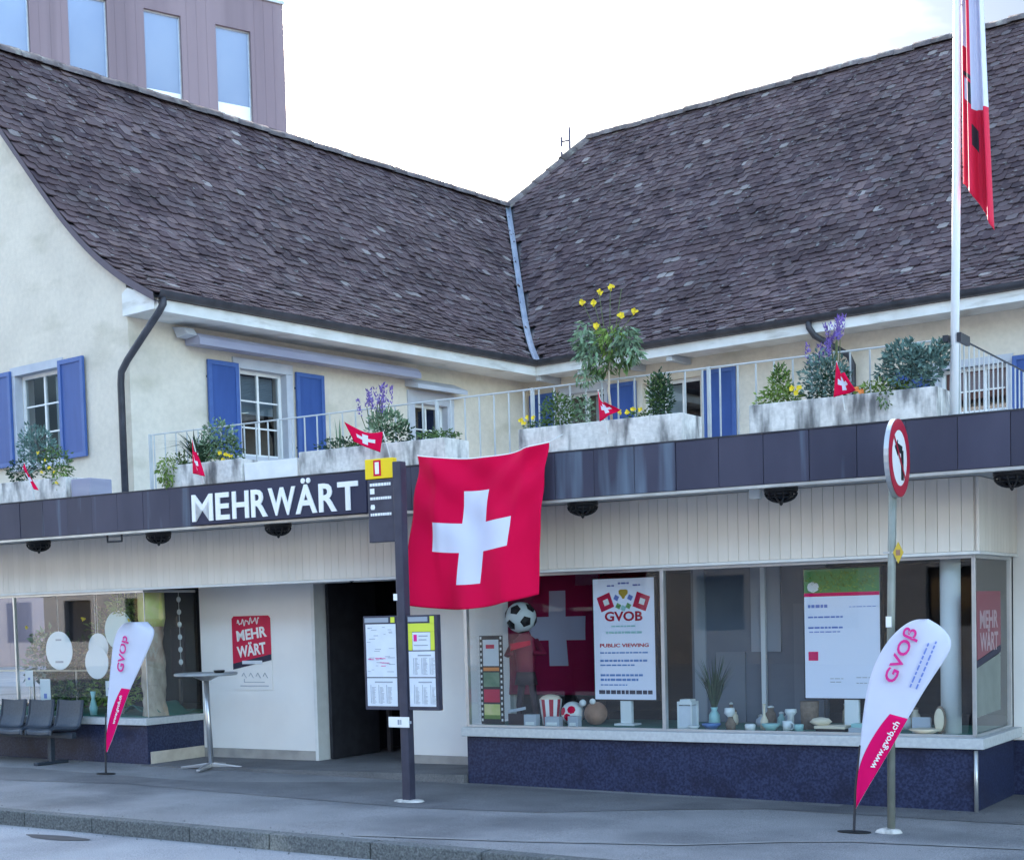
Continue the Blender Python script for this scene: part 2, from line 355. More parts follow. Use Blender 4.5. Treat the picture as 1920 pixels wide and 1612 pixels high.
# ============================================================ ground
def sheet(name, m, u0, u1, v0, v1, dz, nu=1):
    b = MB(); us = [u0] + [x for x in (-12, 12) if u0 < x < u1] + [u1]
    for a, c in zip(us, us[1:]):
        b.add([(a, v0, gz(a)+dz), (c, v0, gz(c)+dz), (c, v1, gz(c)+dz), (a, v1, gz(a)+dz)], [(0, 1, 2, 3)])
    return struct(b.build(name, m))
sheet('road', 'road', -400, 400, -400, 400, -.125)
KV = -3.48
sheet('pavement', 'asphalt', -60, 60, KV+.16, 14, 0)
b = MB(); pts = [(-14, -1.75), (-4.75, -1.80), (-3.2, -1.50), (-1.24, -1.66), (.6, -1.75), (1.74, -1.55), (2.74, -.9), (3.4, -.55), (9, -.6), (9, 1.5), (-14, 1.5)]
b.add([(u, v, gz(u)+.004) for u, v in pts], [tuple(range(len(pts)))]); struct(b.build('pavement_patch', 'asphalt_dark'))
def strip(name, m, line, wd, dz):
    b = MB()
    for (u0, v0), (u1, v1) in zip(line, line[1:]):
        b.add([(u0, v0-wd, gz(u0)+dz), (u1, v1-wd, gz(u1)+dz), (u1, v1+wd, gz(u1)+dz), (u0, v0+wd, gz(u0)+dz)], [(0, 1, 2, 3)])
    return struct(b.build(name, m))
strip('pavement_seam', 'pale_line', [(1.1, -3.25), (2.4, -2.95), (3.58, -2.57), (4.2, -2.12), (4.63, -1.9), (5.72, -1.72), (7.5, -1.6)], .03, .006)
b = MB(); b.add([(-1.65+.36*cos(t)*(1+.2*sin(3*t)), -3.80+.10*sin(t), gz(-1.6)-.121) for t in [i*pi/12 for i in range(24)]], [tuple(range(24))]); struct(b.build('road_blot', 'road_dark'))  # darker rounded blot on the road surface
b = MB(); gr_ = random.Random(9)
for _ in range(110):
    u0, v0 = gr_.uniform(-6, 7), gr_.uniform(-3.25, -.1); r0 = gr_.uniform(.006, .016); e0 = gr_.uniform(.7, 1.3)
    b.add([(u0+r0*cos(k*pi/4)*e0, v0+r0*sin(k*pi/4), gz(u0)+.0065) for k in range(8)], [tuple(range(8))])
g_ = b.build('pavement_spots', 'asphalt_dark'); g_['kind'] = 'stuff'; g_['label'] = 'small dark spots scattered over the pavement'; g_['category'] = 'spots'
b = MB()
for _ in range(420):
    u0 = gr_.uniform(-7, 8); v0 = gr_.choice((gr_.gauss(-3.30, .05), gr_.gauss(-3.55, .06), -.04-abs(gr_.gauss(0, .06)))); r0 = gr_.uniform(.004, .013); zz = gz(u0)+(.004 if v0 > KV+.01 else -.123)
    if KV-.02 < v0 < KV+.17: continue
    b.add([(u0-r0, v0, zz), (u0+r0, v0-r0*.5, zz), (u0, v0+r0, zz), (u0, v0, zz+r0*.8)], [(0, 1, 3), (1, 2, 3), (2, 0, 3)])
g_ = b.build('grit', 'kerb_granite'); g_['kind'] = 'stuff'; g_['label'] = 'fine grit lying along the kerb and the shop plinth'; g_['category'] = 'grit'
b = MB(); b.box(-60, -12, KV+.02, KV+.158, -.3, -.01).box(12, 60, KV+.02, KV+.158, -.4, -.12)
kerb = struct(b.build('kerb', 'kerb_granite'))
u = -11.9
kr = random.Random(3)
while u < 11.5:
    L = kr.choice((.86, 1.0, 1.15))
    b = MB(); z0, z1 = gz(u), gz(u+L)
    j = .006
    b.add([(u+j, KV, z0-.30), (u+L-j, KV, z1-.30), (u+L-j, KV+.16, z1-.30), (u+j, KV+.16, z0-.30),
           (u+j, KV+.012, z0+.003), (u+L-j, KV+.012, z1+.003), (u+L-j, KV+.16, z1+.003), (u+j, KV+.16, z0+.003)],
          [(0, 3, 2, 1), (4, 5, 6, 7), (0, 1, 5, 4), (1, 2, 6, 5), (2, 3, 7, 6), (3, 0, 4, 7)])
    b.build('kerb_stone', 'kerb_granite', kerb, bevel=.012); u += L

# ============================================================ shop building
B = thing('shop_building', 'cream shop house with brown tiled roofs and a terrace over its shop windows', 'building', FS(0, 0, 0))
def holes_wall(b, a0, a1, d0, d1, z0, z1, holes):
    """solid wall between a0..a1, z0..z1 with rectangular openings (a0,a1,z0,z1)"""
    xs = sorted(set([a0, a1] + [h[0] for h in holes] + [h[1] for h in holes])); 
    for x0, x1 in zip(xs, xs[1:]):
        hs = sorted([h for h in holes if h[0] <= x0+1e-6 and h[1] >= x1-1e-6], key=lambda h: h[2]); z = z0
        for h in hs:
            if h[2] > z: b.box(x0, x1, d0, d1, z, h[2])
            z = h[3]
        if z < z1: b.box(x0, x1, d0, d1, z, z1)
    return b
# ---- ground floor walls
UL, UR, RV = -4.46, 5.05, .92          # corner of left bay, corner of right bay, recess wall
holes_wall(MB(), UL, -.06, RV, RV+.2, .16, 2.13, [(-2.66, -1.45, .16, 2.08)]).build('shop_wall', 'plaster_white', B)
MB().box(UL, -2.66, RV-.015, RV+.2, -.1, .158).build('wall_base', 'wall_base', B)
MB().box(-1.45, -.06, RV-.015, RV+.2, -.1, .158).build('wall_base', 'wall_base', B)
MB().box(-2.70, -2.655, RV-.03, RV+.19, .045, 2.115).box(-1.455, -1.41, RV-.03, RV+.19, .045, 2.115).box(-2.655, -1.455, RV-.03, RV+.19, 2.075, 2.115).build('door_frame', 'white_paint', B)
b = MB(); b.add([(UL+.02, -.14, gz(UL)+.006), (-.015, -.06, .085), (-.015, RV+2.2, .06), (UL+.02, RV+2.2, .055), (UL+.02, -.14, -.1), (-.015, -.06, -.1), (-.015, RV+2.2, -.1), (UL+.02, RV+2.2, -.1)],
    [(0, 1, 2, 3), (4, 5, 1, 0), (5, 6, 2, 1), (7, 4, 0, 3), (6, 7, 3, 2)])
b.build('entrance_step', 'asphalt_dark', B)
# right hand rear wall beyond the bay
MB().box(UR-.04, 12, 1.27, 1.5, .44, 2.69).build('shop_wall', 'plaster_white', B)
MB().box(UR-.04, 12, 1.24, 1.5, -.4, .437).build('plinth', 'plinth_blue', B)
# plinths and sills
MB().box(-9.2, UL, .0, RV+.2, -.3, .495).build('plinth', 'plinth_blue', B, bevel=.006)
MB().box(UL+.002, UL+.022, .03, RV-.02, gz(UL)-.05, .185).build('plinth_block', 'travertine', B, bevel=.004)
MB().box(0, UR-.03, .0, 1.236, -.4, .47).build('plinth', 'plinth_blue', B, bevel=.006)
MB().box(-9.2, UL+.04, -.05, RV-.03, .497, .575).build('window_sill', 'sill_stone', B, bevel=.008)
MB().box(-.03, UR+.04, -.055, 1.235, .472, .56).build('window_sill', 'sill_stone', B, bevel=.008)
# downpipe trim at the plinth corner
MB().tube([(UR-.03, -.02, -.05), (UR-.03, -.02, .46)], .018, 8).build('corner_pipe', 'aluminium', B, smooth=True)
# shop glazing
def pane(F, pts, m='shop_glass', name='window_pane', parent=B): return MB(F).add(pts, [(0, 1, 2, 3)]).build(name, m, parent)
GV = .07
fr = MB()
fr.box(-.035, .0, GV-.02, GV+.03, .56, 2.05)
fr.box(2.15, 2.185, GV-.03, GV+.03, .56, 2.05)
fr.box(UR-.075, UR-.045, GV-.02, GV+.012, .56, 2.05)
fr.box(-.035, UR-.045, GV-.02, GV+.03, 2.03, 2.06).box(-.035, UR-.045, GV-.02, GV+.03, .558, .58)
fr.box(UR-.075, UR-.045, GV+.012, 1.2, 2.03, 2.06).box(UR-.075, UR-.045, GV+.012, 1.2, .558, .58).box(UR-.078, UR-.042, 1.2, 1.24, .56, 2.06)
fr.build('window_frame', 'aluminium', B, bevel=.003)
for a, c in ((0, 2.15), (2.185, UR-.075)): pane(FS, [(a, GV, .58), (c, GV, .58), (c, GV, 2.03), (a, GV, 2.03)])
pane(FS, [(UR-.06, GV+.02, .58), (UR-.06, 1.2, .58), (UR-.06, 1.2, 2.03), (UR-.06, GV+.02, 2.03)])
pane(FS, [(-.018, GV+.03, .58), (-.018, RV, .58), (-.018, RV, 2.03), (-.018, GV+.03, 2.03)])
fl = MB(); fl.box(UL-.052, UL-.042, GV-.004, GV+.006, .575, 2.05).box(-6.76, -6.735, GV-.02, GV+.02, .575, 2.05).box(-9.1, UL-.035, GV-.02, GV+.02, 2.03, 2.06).box(UL-.06, UL-.035, GV+.02, RV-.02, 2.03, 2.06)
fl.build('window_frame', 'aluminium', B, bevel=.003)
for a, c in ((-9.1, -6.76), (-6.735, UL-.052)): pane(FS, [(a, GV, .575), (c, GV, .575), (c, GV, 2.03), (a, GV, 2.03)])
pane(FS, [(UL-.047, GV+.006, .575), (UL-.047, RV, .575), (UL-.047, RV, 2.03), (UL-.047, GV+.006, 2.03)])
# interior rooms
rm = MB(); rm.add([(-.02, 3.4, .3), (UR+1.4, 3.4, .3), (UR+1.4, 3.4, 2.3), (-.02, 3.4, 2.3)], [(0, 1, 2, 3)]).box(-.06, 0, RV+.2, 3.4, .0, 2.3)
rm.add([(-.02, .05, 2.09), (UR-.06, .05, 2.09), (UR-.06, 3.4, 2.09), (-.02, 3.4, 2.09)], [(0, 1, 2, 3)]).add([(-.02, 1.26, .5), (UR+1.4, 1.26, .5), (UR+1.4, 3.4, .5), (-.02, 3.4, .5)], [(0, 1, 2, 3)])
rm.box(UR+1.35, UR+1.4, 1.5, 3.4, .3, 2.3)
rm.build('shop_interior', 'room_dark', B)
MB().box(1.98, 3.36, 1.06, 1.12, .563, 2.08).build('display_backdrop', 'room_grey', B)
MB().box(.0, 1.0, 1.06, 1.12, .563, 2.08).build('display_backdrop', 'room_dark', B)
MB().box(2.62, 2.92, 1.03, 1.058, 1.25, 2.08).build('reflection_panel', 'reflection_pale', B); MB().box(2.02, 2.14, 1.03, 1.058, .57, 2.08).build('reflection_panel', 'reflection_pale', B); MB().box(3.05, 3.34, 1.03, 1.058, .57, 1.7).build('reflection_panel', 'reflection_grey', B); MB().box(2.25, 2.55, 1.03, 1.058, .57, 1.25).build('reflection_panel', 'reflection_grey', B)  # paler and greyer panels imitate upright reflections in the shop glass
MB().box(.03, UR-.12, .12, 1.2, .562, .568).build('display_floor', 'teal', B)
MB().lathe((4.72, .34, .568), [(.085, 0), (.085, 1.50)], 20).build('interior_column', 'column_white', B, smooth=True)
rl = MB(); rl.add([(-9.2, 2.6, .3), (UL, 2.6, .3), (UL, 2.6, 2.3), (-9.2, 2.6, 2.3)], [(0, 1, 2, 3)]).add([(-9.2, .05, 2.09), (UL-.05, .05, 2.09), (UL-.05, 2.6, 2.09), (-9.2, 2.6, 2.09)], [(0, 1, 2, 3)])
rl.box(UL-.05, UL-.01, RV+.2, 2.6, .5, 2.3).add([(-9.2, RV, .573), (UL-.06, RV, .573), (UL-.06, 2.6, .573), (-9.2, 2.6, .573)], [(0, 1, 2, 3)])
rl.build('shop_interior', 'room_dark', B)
MB().box(-9.1, UL-.1, .12, RV+.5, .577, .583).build('display_floor', 'teal', B)
# entrance hall behind the doorway
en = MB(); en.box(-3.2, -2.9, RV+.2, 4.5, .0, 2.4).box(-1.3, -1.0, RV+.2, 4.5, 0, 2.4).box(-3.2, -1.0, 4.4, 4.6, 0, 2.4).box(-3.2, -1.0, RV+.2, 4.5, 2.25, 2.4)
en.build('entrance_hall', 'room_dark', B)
lf = MB(); lf.box(-2.64, -2.60, RV+.16, RV+1.05, .06, 2.07)
door = lf.build('shop_door', 'dark_metal', B, bevel=.004)
MB().box(-2.60, -2.56, RV+.85, RV+.88, .95, 1.25).build('door_handle', 'aluminium', door)
# ---- painted boards under the terrace
pw = .098
def planks(along, a0, a1, z0, z1):
    a = a0
    while a < a1-.02:
        e = min(a+pw, a1)
        b = MB()
        if along == 'u': b.box(a+.0012, e-.0012, -.004, .022, z0, z1)
        else: b.box(UR-.022, UR+.004, a+.0012, e-.0012, z0, z1)
        b.build('plank', 'board_paint', boards, bevel=.0035); a = e
boards = MB().box(-9.2, UR-.025, .024, .05, 2.06, 2.69).box(UR-.05, UR-.024, .05, 1.25, 2.06, 2.69).build('board_cladding', 'board_paint', B)
planks('u', -9.2, UR-.03, 2.085, 2.685); planks('v', 0.0, 1.24, 2.085, 2.685)
MB().box(-9.2, UR+.012, -.016, .05, 2.058, 2.083).box(UR-.05, UR+.012, .05, 1.25, 2.058, 2.083).build('board_trim', 'white_paint', B, bevel=.003)
MB().box(UL, -.06, .05, RV, 2.118, 2.16).build('recess_soffit', 'soffit_paint', B)
# ---- terrace edge
FV = -.86
MB().add([(-9.5, FV+.03, 2.69), (13, FV+.03, 2.69), (13, 1.25, 2.69), (-9.5, 1.25, 2.69)], [(0, 1, 2, 3)]).box(-9.5, 13, FV+.03, FV+.06, 2.66, 3.03).add([(-9.5, FV+.03, 3.04), (13, FV+.03, 3.04), (13, 11.5, 3.04), (-9.5, 2.2, 3.04)], [(0, 1, 2, 3)]).build('terrace_slab', 'soffit_paint', B)
fas = MB().box(-9.5, 13, FV+.002, FV+.028, 2.672, 3.066).build('terrace_fascia', 'gutter', B)
u = -9.36; fr_ = random.Random(5)
while u < 10:
    b = MB(); t = fr_.uniform(-.004, .004)
    b.add([(u+.003, FV-.012+t, 2.668), (u+.390, FV-.012-t, 2.668), (u+.390, FV-.012-t, 3.072), (u+.003, FV-.012+t, 3.072),
           (u+.003, FV+.002, 2.668), (u+.390, FV+.002, 2.668), (u+.390, FV+.002, 3.072), (u+.003, FV+.002, 3.072)],
          [(0, 1, 2, 3), (7, 6, 5, 4), (0, 4, 5, 1), (1, 5, 6, 2), (2, 6, 7, 3), (3, 7, 4, 0)])
    b.build('fascia_panel', 'fascia_zinc', fas, bevel=.002); u += .3915
MB().box(-9.5, 13, FV-.006, FV+.10, 2.640, 2.664).build('drip_edge', 'drip_metal', fas)
MB().box(-9.5, 13, FV-.02, FV+.10, 3.074, 3.084).build('coping', 'gutter', fas)

# ============================================================ upper storey
def hprof(r):
    t = min(max(r/2.8, 0), 1); return .5*min(max(r, 0), 2.8)+.6*2.8*(t**3-t**4/2)+max(r-2.8, 0)*1.1
XE, YE, ZE, RL, KR = -16.0, 20.45, 5.98, 5.02, 1.10
XS, YG, YW = -16.75, 12.5, 21.15
YR = YE+7.11; ZR = ZE+hprof(7.11/KR); ZL = ZE+hprof(RL)
FXs = lambda a, d, z: Vector((XS+d, a, z))
FG = lambda a, d, z: Vector((a, YG-d, z))
FR = lambda a, d, z: Vector((a, YW-d, z))
sideW = [(14.41, 15.32, 4.06, 5.33), (18.12, 18.93, 4.36, 5.18)]
gabW = [(-19.46, -18.36, 4.02, 5.33)]
rightW = [(-15.95, -15.06, 4.2, 5.50), (-14.28, -13.14, 3.05, 5.50), (-9.04, -8.02, 4.40, 5.08)]
holes_wall(MB(FXs), YG+.3, YW, -.3, 0, 2.9, 5.86, sideW).build('house_wall', 'plaster', B)
b = holes_wall(MB(FG), -25.25, XS, -.3, 0, 2.9, 5.86, gabW)
poly = [(XE-r, 5.92+hprof(r)) for r in [.75, 1, 1.4, 1.8, 2.2, 2.6, 3, 3.5, 4, 4.5, RL]]
poly = poly + [(2*(XE-RL)-x, z) for x, z in poly[::-1][1:]]
poly = [(XS, 5.86)]+poly[0:]+[(-25.25, 5.86)]
b.prism([(x, 0, z) for x, z in poly][::-1], (0, -.3, 0)); b.build('house_wall', 'plaster', B)
holes_wall(MB(FR), XS-.3, 3.0, -.3, 0, 2.9, 5.86, rightW).build('house_wall', 'plaster', B)

def window(F, a0, a1, z0, z1, cols=2, rows=2, surround=True, inner='blind', sw=.10, split=None, open_frac=0):
    wnd = MB(F)
    w_ = .055
    wnd.box(a0, a0+w_, -.17, -.11, z0, z1).box(a1-w_, a1, -.17, -.11, z0, z1).box(a0+w_, a1-w_, -.17, -.11, z1-w_, z1).box(a0+w_, a1-w_, -.17, -.11, z0, z0+w_)
    win = wnd.build('window', 'white_paint', B, bevel=.004)
    ca = [a0+w_+(a1-a0-2*w_)*i/cols for i in range(cols+1)]; cz = [z0+w_+(z1-z0-2*w_)*i/rows for i in range(rows+1)]
    mt = MB(F)
    for c in ca[1:-1]: mt.box(c-.018, c+.018, -.155, -.115, z0+w_, z1-w_)
    for i in range(cols):
        for c in cz[1:-1]: mt.box(ca[i]+.018, ca[i+1]-.018, -.15, -.12, c-.011, c+.011)
    mt.build('glazing_bar', 'white_paint', win)
    for i in range(cols):
        for j in range(rows): MB(F).add([(ca[i], -.135, cz[j]), (ca[i+1], -.135, cz[j]), (ca[i+1], -.135, cz[j+1]), (ca[i], -.135, cz[j+1])], [(0, 1, 2, 3)]).build('pane', 'pane_glass', win)
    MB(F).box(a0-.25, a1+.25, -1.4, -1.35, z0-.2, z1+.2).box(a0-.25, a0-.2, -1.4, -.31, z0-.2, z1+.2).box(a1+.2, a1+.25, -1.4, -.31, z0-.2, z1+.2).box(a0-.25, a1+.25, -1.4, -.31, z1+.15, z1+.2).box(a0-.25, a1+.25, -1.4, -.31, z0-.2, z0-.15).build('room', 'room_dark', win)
    if inner == 'blind': MB(F).box(a0+w_, a1-w_, -.26, -.25, z0+(z1-z0)*.52, z1-w_).build('blind', 'blind', win)
    if inner == 'curtain': MB(F).box(a0+w_+(a1-a0)*.52, a1-w_, -.26, -.25, z0+w_, z1-w_).build('curtain', 'curtain', win)
    if surround:
        sb = MB(F)
        sb.box(a0-sw, a0+.006, -.105, .025, z0+.004, z1-.006).box(a1-.006, a1+sw, -.105, .025, z0+.004, z1-.006).box(a0-sw-.004, a1+sw+.004, -.105, .03, z1-.005, z1+sw*1.2)
        sb.build('stone_surround', 'stone_frame', win, bevel=.005)
        MB(F).box(a0-sw-.03, a1+sw+.03, -.105, .09, z0-.08, z0+.003).build('sill', 'stone_frame', win, bevel=.008)
    return win
def shutter(F, a0, a1, z0, z1):
    f = MB(F); t = .065
    f.box(a0, a0+t, .03, .072, z0, z1).box(a1-t, a1, .03, .072, z0, z1).box(a0+t, a1-t, .03, .072, z1-t, z1).box(a0+t, a1-t, .03, .072, z0, z0+t)
    s = f.build('shutter', 'shutter_edge', B, bevel=.004)
    MB(F).box(a0+t, a1-t, .035, .055, z0+t, z1-t).build('panel', 'shutter_blue', s)
    MB(F).box(a0+.01, a0+.05, .0, .03, z1-.25, z1-.22).box(a0+.01, a0+.05, .0, .03, z0+.22, z0+.25).build('hinge', 'dark_metal', s)
    return s
# window on the gable
window(FG, *gabW[0], cols=2, rows=3, inner='curtain'); shutter(FG, -18.31, -17.72, 4.02, 5.40); shutter(FG, -20.1, -19.52, 4.02, 5.40)
# long side of the left wing
window(FXs, *sideW[0], cols=2, rows=3, inner='blind', sw=.12); shutter(FXs, 13.80, 14.36, 4.02, 5.38); shutter(FXs, 15.48, 16.05, 4.02, 5.38)
ws = window(FXs, *sideW[1], cols=2, rows=2, inner=None, sw=.16)
MB(FXs).add([(17.92, .0, 5.42), (19.14, .0, 5.42), (19.14, .0, 5.56), (17.92, .0, 5.56), (17.92, .30, 5.36), (19.14, .30, 5.36), (19.14, .30, 5.43), (17.92, .30, 5.43)], [(0, 1, 5, 4), (4, 5, 6, 7), (7, 6, 2, 3), (0, 4, 7, 3), (1, 2, 6, 5)]).build('hood', 'stone_frame', ws, bevel=.006)
# right wing
window(FR, *rightW[0], cols=2, rows=2, inner='curtain', sw=.10); shutter(FR, -16.68, -16.10, 4.1, 5.56); shutter(FR, -14.96, -14.38, 4.1, 5.56)
wd = window(FR, *rightW[1], cols=3, rows=3, inner=None, surround=False)
MB(FR).box(-14.22, -13.62, -.26, -.25, 3.1, 5.44).build('curtain', 'curtain', wd)
shutter(FR, -13.06, -12.44, 3.1, 5.56); shutter(FR, -7.92, -7.36, 4.3, 5.14); shutter(FR, -9.70, -9.12, 4.3, 5.14)
window(FR, *rightW[2], cols=3, rows=2, inner='blind', sw=.09)
# awning cassette over the side window
aw = MB(FXs); aw.prism([(13.42, .02, 5.72), (13.42, .30, 5.66), (13.42, .36, 5.60), (13.42, .34, 5.50), (13.42, .05, 5.52)], (4.50, 0, 0))
awn = aw.build('awning', 'awning', B, bevel=.01)
MB(FXs).prism([(13.24, .0, 5.76), (13.24, .26, 5.72), (13.24, .34, 5.62), (13.24, .10, 5.60)], (.17, 0, 0)).build('end_cap', 'stone_frame', awn, bevel=.008)
MB(FXs).box(13.42, 17.92, .345, .37, 5.50, 5.585).build('valance', 'awning', awn)

# ---- eaves: soffit, white board, gutter, pipes
MB(FW).box(XS, XE-.07, YG-.02, YW, 5.80, 5.84).build('eave_soffit', 'eave_white', B)
MB(FW).box(XE-.07, 3, YE+.07, YW, 5.802, 5.842).build('eave_soffit', 'eave_white', B)
MB(FW).box(XE-.09, XE-.05, YG-.03, YE+.05, 5.775, 5.93).build('eave_board', 'eave_white', B, bevel=.005)
MB(FW).box(XE-.05, 3, YE+.05, YE+.09, 5.775, 5.93).build('eave_board', 'eave_white', B, bevel=.005)
MB(FW).prism([(XS-.02, YG-.06, 5.80), (XE-.09, YG-.06, 5.80), (XE-.09, YG-.06, 5.97), (XS+.1, YG-.06, 6.16), (XS-.02, YG-.06, 6.10)], (0, .038, 0)).build('eave_end', 'eave_white', B)
# dark beams under the deeper part of the soffit
for x in (-16.1, -15.2, -14.3, -13.4): MB(FW).box(x, x+.10, YE+.1, YW-.001, 5.70, 5.80).build('soffit_beam', 'soffit_paint', B, bevel=.006)
def gutter(p0, p1, side):
    b = MB(FW); n = 9; P0, P1 = Vector(p0), Vector(p1)
    for rr in (.088, .080):
        k = len(b.v)
        for P in (P0, P1): b.v += [P+side*(rr*cos(pi+pi*i/(n-1)))+Vector((0, 0, rr*sin(pi+pi*i/(n-1)))) for i in range(n)]
        for i in range(n-1): b.f.append((k+i, k+i+1, k+n+i+1, k+n+i))
    b.f += [(0, n-1, 3*n-1, 2*n)]
    return b.build('gutter', 'gutter', B, smooth=True)
gutter((XE+.0, YG-.08, 6.02), (XE, YE, 6.02), Vector((1, 0, 0))); gutter((XE, YE, 6.021), (3, YE, 6.021), Vector((0, -1, 0)))
MB(FW).tube([(XE, YG+.02, 5.98), (XE, YG+.02, 5.86), (XE-.04, YG-.02, 5.76), (XS+.10, YG-.10, 5.20), (XS-.02, YG-.12, 5.05), (XS-.04, YG-.12, 4.9), (XS-.04, YG-.12, 3.0)], .048, 12).build('downpipe', 'gutter', B, smooth=True)
MB(FW).tube([(-10.78, YE, 5.98), (-10.78, YE+.01, 5.86), (-10.72, YE+.06, 5.74), (-10.40, YW-.16, 5.46), (-10.36, YW-.10, 5.32), (-10.36, YW-.10, 3.0)], .048, 12).build('downpipe', 'gutter', B, smooth=True)

# ---- roofs
def roof_sheet(pts, faces, name='roof', m='gutter'): return MB(FW).add(pts, faces).build(name, m, B)
rs = [RL*i/24 for i in range(25)]
pl = []; fl_ = []
for i, r in enumerate(rs):
    z = ZE+hprof(r)-.035; pl += [(XE-r, YG-.10, z), (XE-r, YE+KR*r, z)]
    if i: fl_.append((2*i-2, 2*i-1, 2*i+1, 2*i))
k = len(pl)
for i, r in enumerate(rs):     # far side of the left wing
    z = ZE+hprof(r)-.035; pl += [(2*(XE-RL)-XE+r, YG-.10, z), (2*(XE-RL)-XE+r, YE+KR*RL+1.5, z)]
    if i: fl_.append((k+2*i-2, k+2*i-1, k+2*i+1, k+2*i))
roofL = roof_sheet(pl, fl_)
def xleft(q): return XE-q/KR if q <= KR*RL else (XE-RL)+(q-KR*RL)*(1.13/(7.11-KR*RL))
qs = [7.11*i/30 for i in range(31)]
pl = []; fl_ = []
for i, q in enumerate(qs):
    z = ZE+hprof(q/KR)-.035; pl += [(xleft(q), YE+q, z), (3.0, YE+q, z)]
    if i: fl_.append((2*i-2, 2*i-1, 2*i+1, 2*i))
k = len(pl); pl += [(xleft(7.11), YR, ZR-.04), (3, YR, ZR-.04), (3, YR+7.1, ZE), (-26, YR+7.1, ZE), (-26, YR-2, ZE), (xleft(KR*RL), YE+KR*RL, ZL-.04)]
fl_ += [(k, k+1, k+2, k+3), (k, k+3, k+4), (k, k+4, k+5)]
roofR = roof_sheet(pl, fl_)
# single tile: local x along the eave, y up the slope, z outward
TW, TL, EX, TT = .176, .30, .158, .016
def tile_local():
    hw = TW/2-.003; arc = [(-hw, .030), (-hw*.62, .006), (0, 0), (hw*.62, .006), (hw, .030)]
    top = [(x, y, .030) for x, y in arc]+[(hw, TL, .004), (-hw, TL, .004)]
    low = [(x, y, .030-TT) for x, y in arc]
    f = [(0, 1, 2, 3, 4, 5, 6)]+[(i+7, i+8, i+1, i) for i in range(4)]
    f += [(4, 11, 5), (0, 6, 7)]
    return [Vector(p) for p in top+low], f
TV, TF = tile_local()
tme = bpy.data.meshes.new('tile'); tme.from_pydata(TV, [], TF); tme.materials.append(MATS['roof_tile'])
inv = cam.matrix_world.inverted()
def project(p):
    c = inv @ p; return -c.z, (2785*c.x/-c.z+960, 1314.8-2785*c.y/-c.z)
tr = random.Random(11)
cand = {'L': [], 'R': []}
def arc_rows(kx, qmax):
    q = 0.0; rows = []
    while q < qmax-.05:
        rows.append(q); s = (hprof((q+.05)/kx)-hprof(q/kx))/.05; q += EX/math.sqrt(1+s*s)
    return rows
for k, q in enumerate(arc_rows(1, RL)):
    s = (hprof(q+.12)-hprof(q))/.12; th = math.atan(s); y0 = YG-.13+(TW/2 if k % 2 else 0); y1 = YE+KR*q
    n = int((y1-y0)/TW)+1
    for i in range(n):
        yc = y0+TW*(i+.5)
        if yc+TW*.3 > y1: continue
        t2 = th+tr.uniform(-.03, .03); yv = Vector((-cos(t2), 0, sin(t2))); zv = Vector((sin(t2), 0, cos(t2))); xv = Vector((0, 1, 0))
        rot = Matrix((xv, yv, zv)).transposed(); rz = Matrix.Rotation(tr.uniform(-.022, .022), 3, 'Z')
        m4 = (rot @ rz).to_4x4(); m4.translation = Vector((XE-q, yc+tr.uniform(-.004, .004), ZE+hprof(q)))+zv*tr.uniform(-.006, .014)+yv*tr.uniform(-.008, .008); cand['L'].append(m4)
for k, q in enumerate(arc_rows(KR, 7.11)):
    s = (hprof((q+.12)/KR)-hprof(q/KR))/.12; th = math.atan(s); x0 = xleft(q)+.03; x1 = -2.0
    off = ((-x0/TW) % 1)*TW+(TW/2 if k % 2 else 0); n = int((x1-x0)/TW)+1
    for i in range(n):
        xc = x0+((-x0-(TW/2 if k % 2 else 0)) % TW)+TW*i
        if xc-TW*.3 < x0: continue
        t2 = th+tr.uniform(-.03, .03); yv = Vector((0, cos(t2), sin(t2))); zv = Vector((0, -sin(t2), cos(t2))); xv = Vector((1, 0, 0))
        rot = Matrix((xv, yv, zv)).transposed(); rz = Matrix.Rotation(tr.uniform(-.022, .022), 3, 'Z')
        m4 = (rot @ rz).to_4x4(); m4.translation = Vector((xc+tr.uniform(-.004, .004), YE+q, ZE+hprof(q/KR)))+zv*tr.uniform(-.006, .014)+yv*tr.uniform(-.008, .008); cand['R'].append(m4)
allc = []
for key in cand:
    for i, m4 in enumerate(cand[key]):
        d, (x, y) = project(m4.translation)
        if 12 < x < 1908 and 5 < y < 1600: allc.append((d, key, i))
allc.sort(); near = set((k, i) for d, k, i in allc[:290])
for key, roof in (('L', roofL), ('R', roofR)):
    b = MB(FW); base = root_loc(roof)
    for i, m4 in enumerate(cand[key]):
        if (key, i) in near:
            o = bpy.data.objects.new('tile', tme); COL.objects.link(o); o.parent = roof
            mm = m4.copy(); mm.translation = m4.translation-base; o.matrix_basis = mm
        else:
            k = len(b.v); b.v += [m4 @ v for v in TV]; b.f += [tuple(j+k for j in f) for f in TF]
    me = bpy.data.meshes.new('tiling'); me.from_pydata([v-base for v in b.v], [], b.f); me.materials.append(MATS['roof_tile'])
    o = bpy.data.objects.new('tiling', me); COL.objects.link(o); o.parent = roof; o['kind'] = 'stuff'
